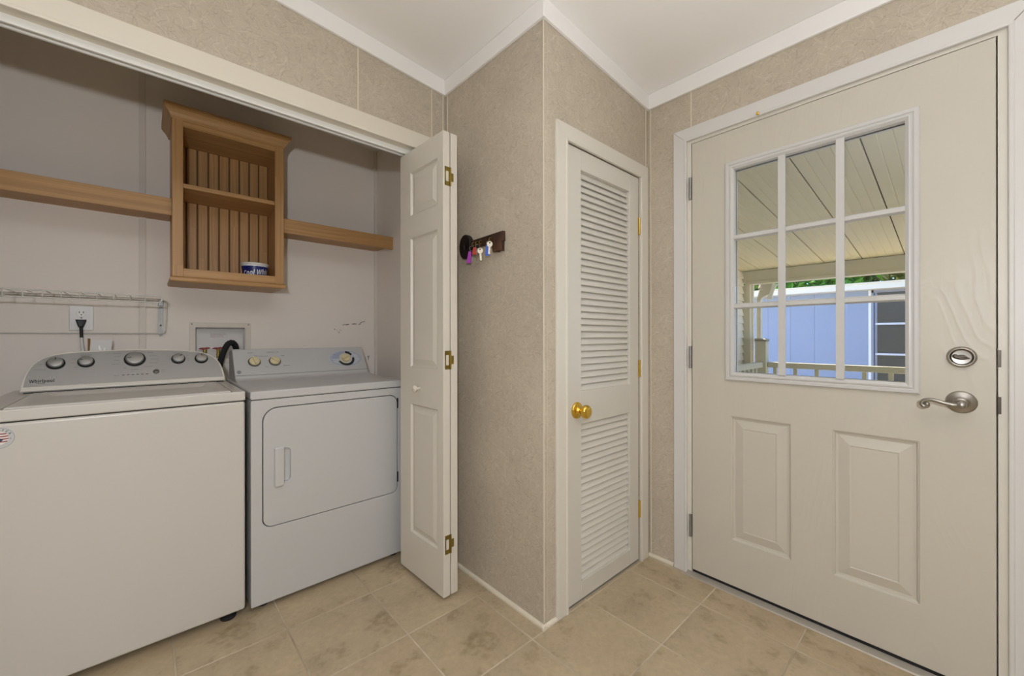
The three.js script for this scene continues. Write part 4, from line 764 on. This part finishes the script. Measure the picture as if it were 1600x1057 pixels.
// far roof and trees behind the neighbouring house
{
  const h = thing('far_house', 'pinkish far roof glimpsed between the trees', 'house', [17, -0.62, -4.3]);
  part('wall', bx(16.5, 20, -0.62, 2.5, -5.3, -3.6), std(0xd8cdc6, 0.8), h); part('roof', loftRect(16.3, 20.2, -5.4, -3.5, [[2.5, 0.1], [2.56, 0.1], [3.3, -0.6]]), std(0xc9a79c, 0.8), h);
  const leaf = new THREE.BufferGeometry(); leaf.setAttribute('position', new THREE.Float32BufferAttribute([0, 0, 0, 0.06, 0.03, 0.1, 0, 0.0, 0.22, 0, 0, 0, 0, 0, 0.22, -0.06, 0.03, 0.1], 3)); leaf.setAttribute('uv', new THREE.Float32BufferAttribute([0, 0, 1, 0, 1, 1, 0, 0, 1, 1, 0, 1], 2)); leaf.computeVertexNormals();
  const tree = (x, z, r, hgt, col, label, seed) => {
    const t = thing('tree', label, 'tree', [x, -0.62, z]), R = mulberry(seed);
    part('trunk', cylBetween(V(x, -0.62, z), V(x + 0.1, hgt - r * 0.6, z), 0.12, 10, 0.06), std(0x6b5a48, 0.9), t);
    const n = 2600, m = new THREE.InstancedMesh(leaf, new THREE.MeshPhysicalMaterial({ color: 0xffffff, map: leafTexture, roughness: 0.7, side: THREE.DoubleSide, transmission: 0.3, thickness: 0 }), n), o = new THREE.Object3D(), c = new THREE.Color();
    m.material.color.set(col);
    for (let i = 0; i < n; i++) { const a = R() * 6.283, q = Math.acos(2 * R() - 1), d = r * (0.55 + 0.45 * Math.sqrt(R())); o.position.set(Math.sin(q) * Math.cos(a) * d, hgt + 0.62 + Math.cos(q) * d * 0.75, Math.sin(q) * Math.sin(a) * d); o.rotation.set(R() * 6.3, R() * 6.3, R() * 6.3); o.scale.setScalar(0.7 + R()); o.updateMatrix(); m.setMatrixAt(i, o.matrix); m.setColorAt(i, c.setScalar(0.7 + R() * 0.6)); }
    m.name = 'foliage'; m.userData.kind = 'stuff'; shadows(m); t.add(m);
  };
  tree(15.2, -6.4, 1.3, 2.6, 0xdde6b8, 'grey-green shrub tree left of the far pink roof', 1);
  tree(15.0, -5.2, 0.8, 2.5, 0xe8e8c0, 'pale green shrub tree next to the far pink roof', 2);
  tree(14.6, -2.6, 1.25, 2.55, 0xb8ff62, 'bright green tree above the middle of the neighboring roof', 3);
  tree(15.4, -0.2, 1.7, 2.7, 0xe0c090, 'brownish leafed tree above the right part of the neighboring roof', 4);
}

// ---------------------------------------------------------------- added uplighter behind the camera, fill for the ceiling
{
  const [x, y, z] = ADDED_UPLIGHT.at, t = thing('added_uplighter', 'added nickel uplighter with open white bowl, brightens the ceiling from behind the camera', 'lamp', [x, 0, z]);
  part('base', lathe([[0, 0], [0.13, 0], [0.13, 0.014], [0.05, 0.024], [0.014, 0.03], [0, 0.03]], 36).translate(x, 0, z), M.nickel, t);
  part('pole', cylBetween(V(x, 0.02, z), V(x, y - 0.1, z), 0.011, 16), M.nickel, t);
  part('bowl', lathe([[0, -0.11], [0.04, -0.105], [0.1, -0.07], [0.15, -0.01], [0.153, -0.008], [0.15, -0.006], [0.1, -0.065], [0.04, -0.099], [0, -0.104]], 40).translate(x, y, z), M.white, t);
  const disc = new THREE.Mesh(new THREE.CylinderGeometry(0.05, 0.05, 0.01, 28).translate(0, y - 0.05, 0), new THREE.MeshStandardMaterial({ color: 0xffffff, emissive: ADDED_UPLIGHT.color, emissiveIntensity: 1.5 })); disc.name = 'added_lamp_disc'; t.add(shadows(disc));
  const l = new THREE.SpotLight(ADDED_UPLIGHT.color, ADDED_UPLIGHT.candela, 0, 1.3, 0.6, 2); l.name = 'added_uplight'; l.position.set(x, y - 0.02, z); l.target.position.set(x, y + 2, z); l.castShadow = true; l.shadow.radius = 4; scene.add(l, l.target);
}

renderer.render(scene, camera);
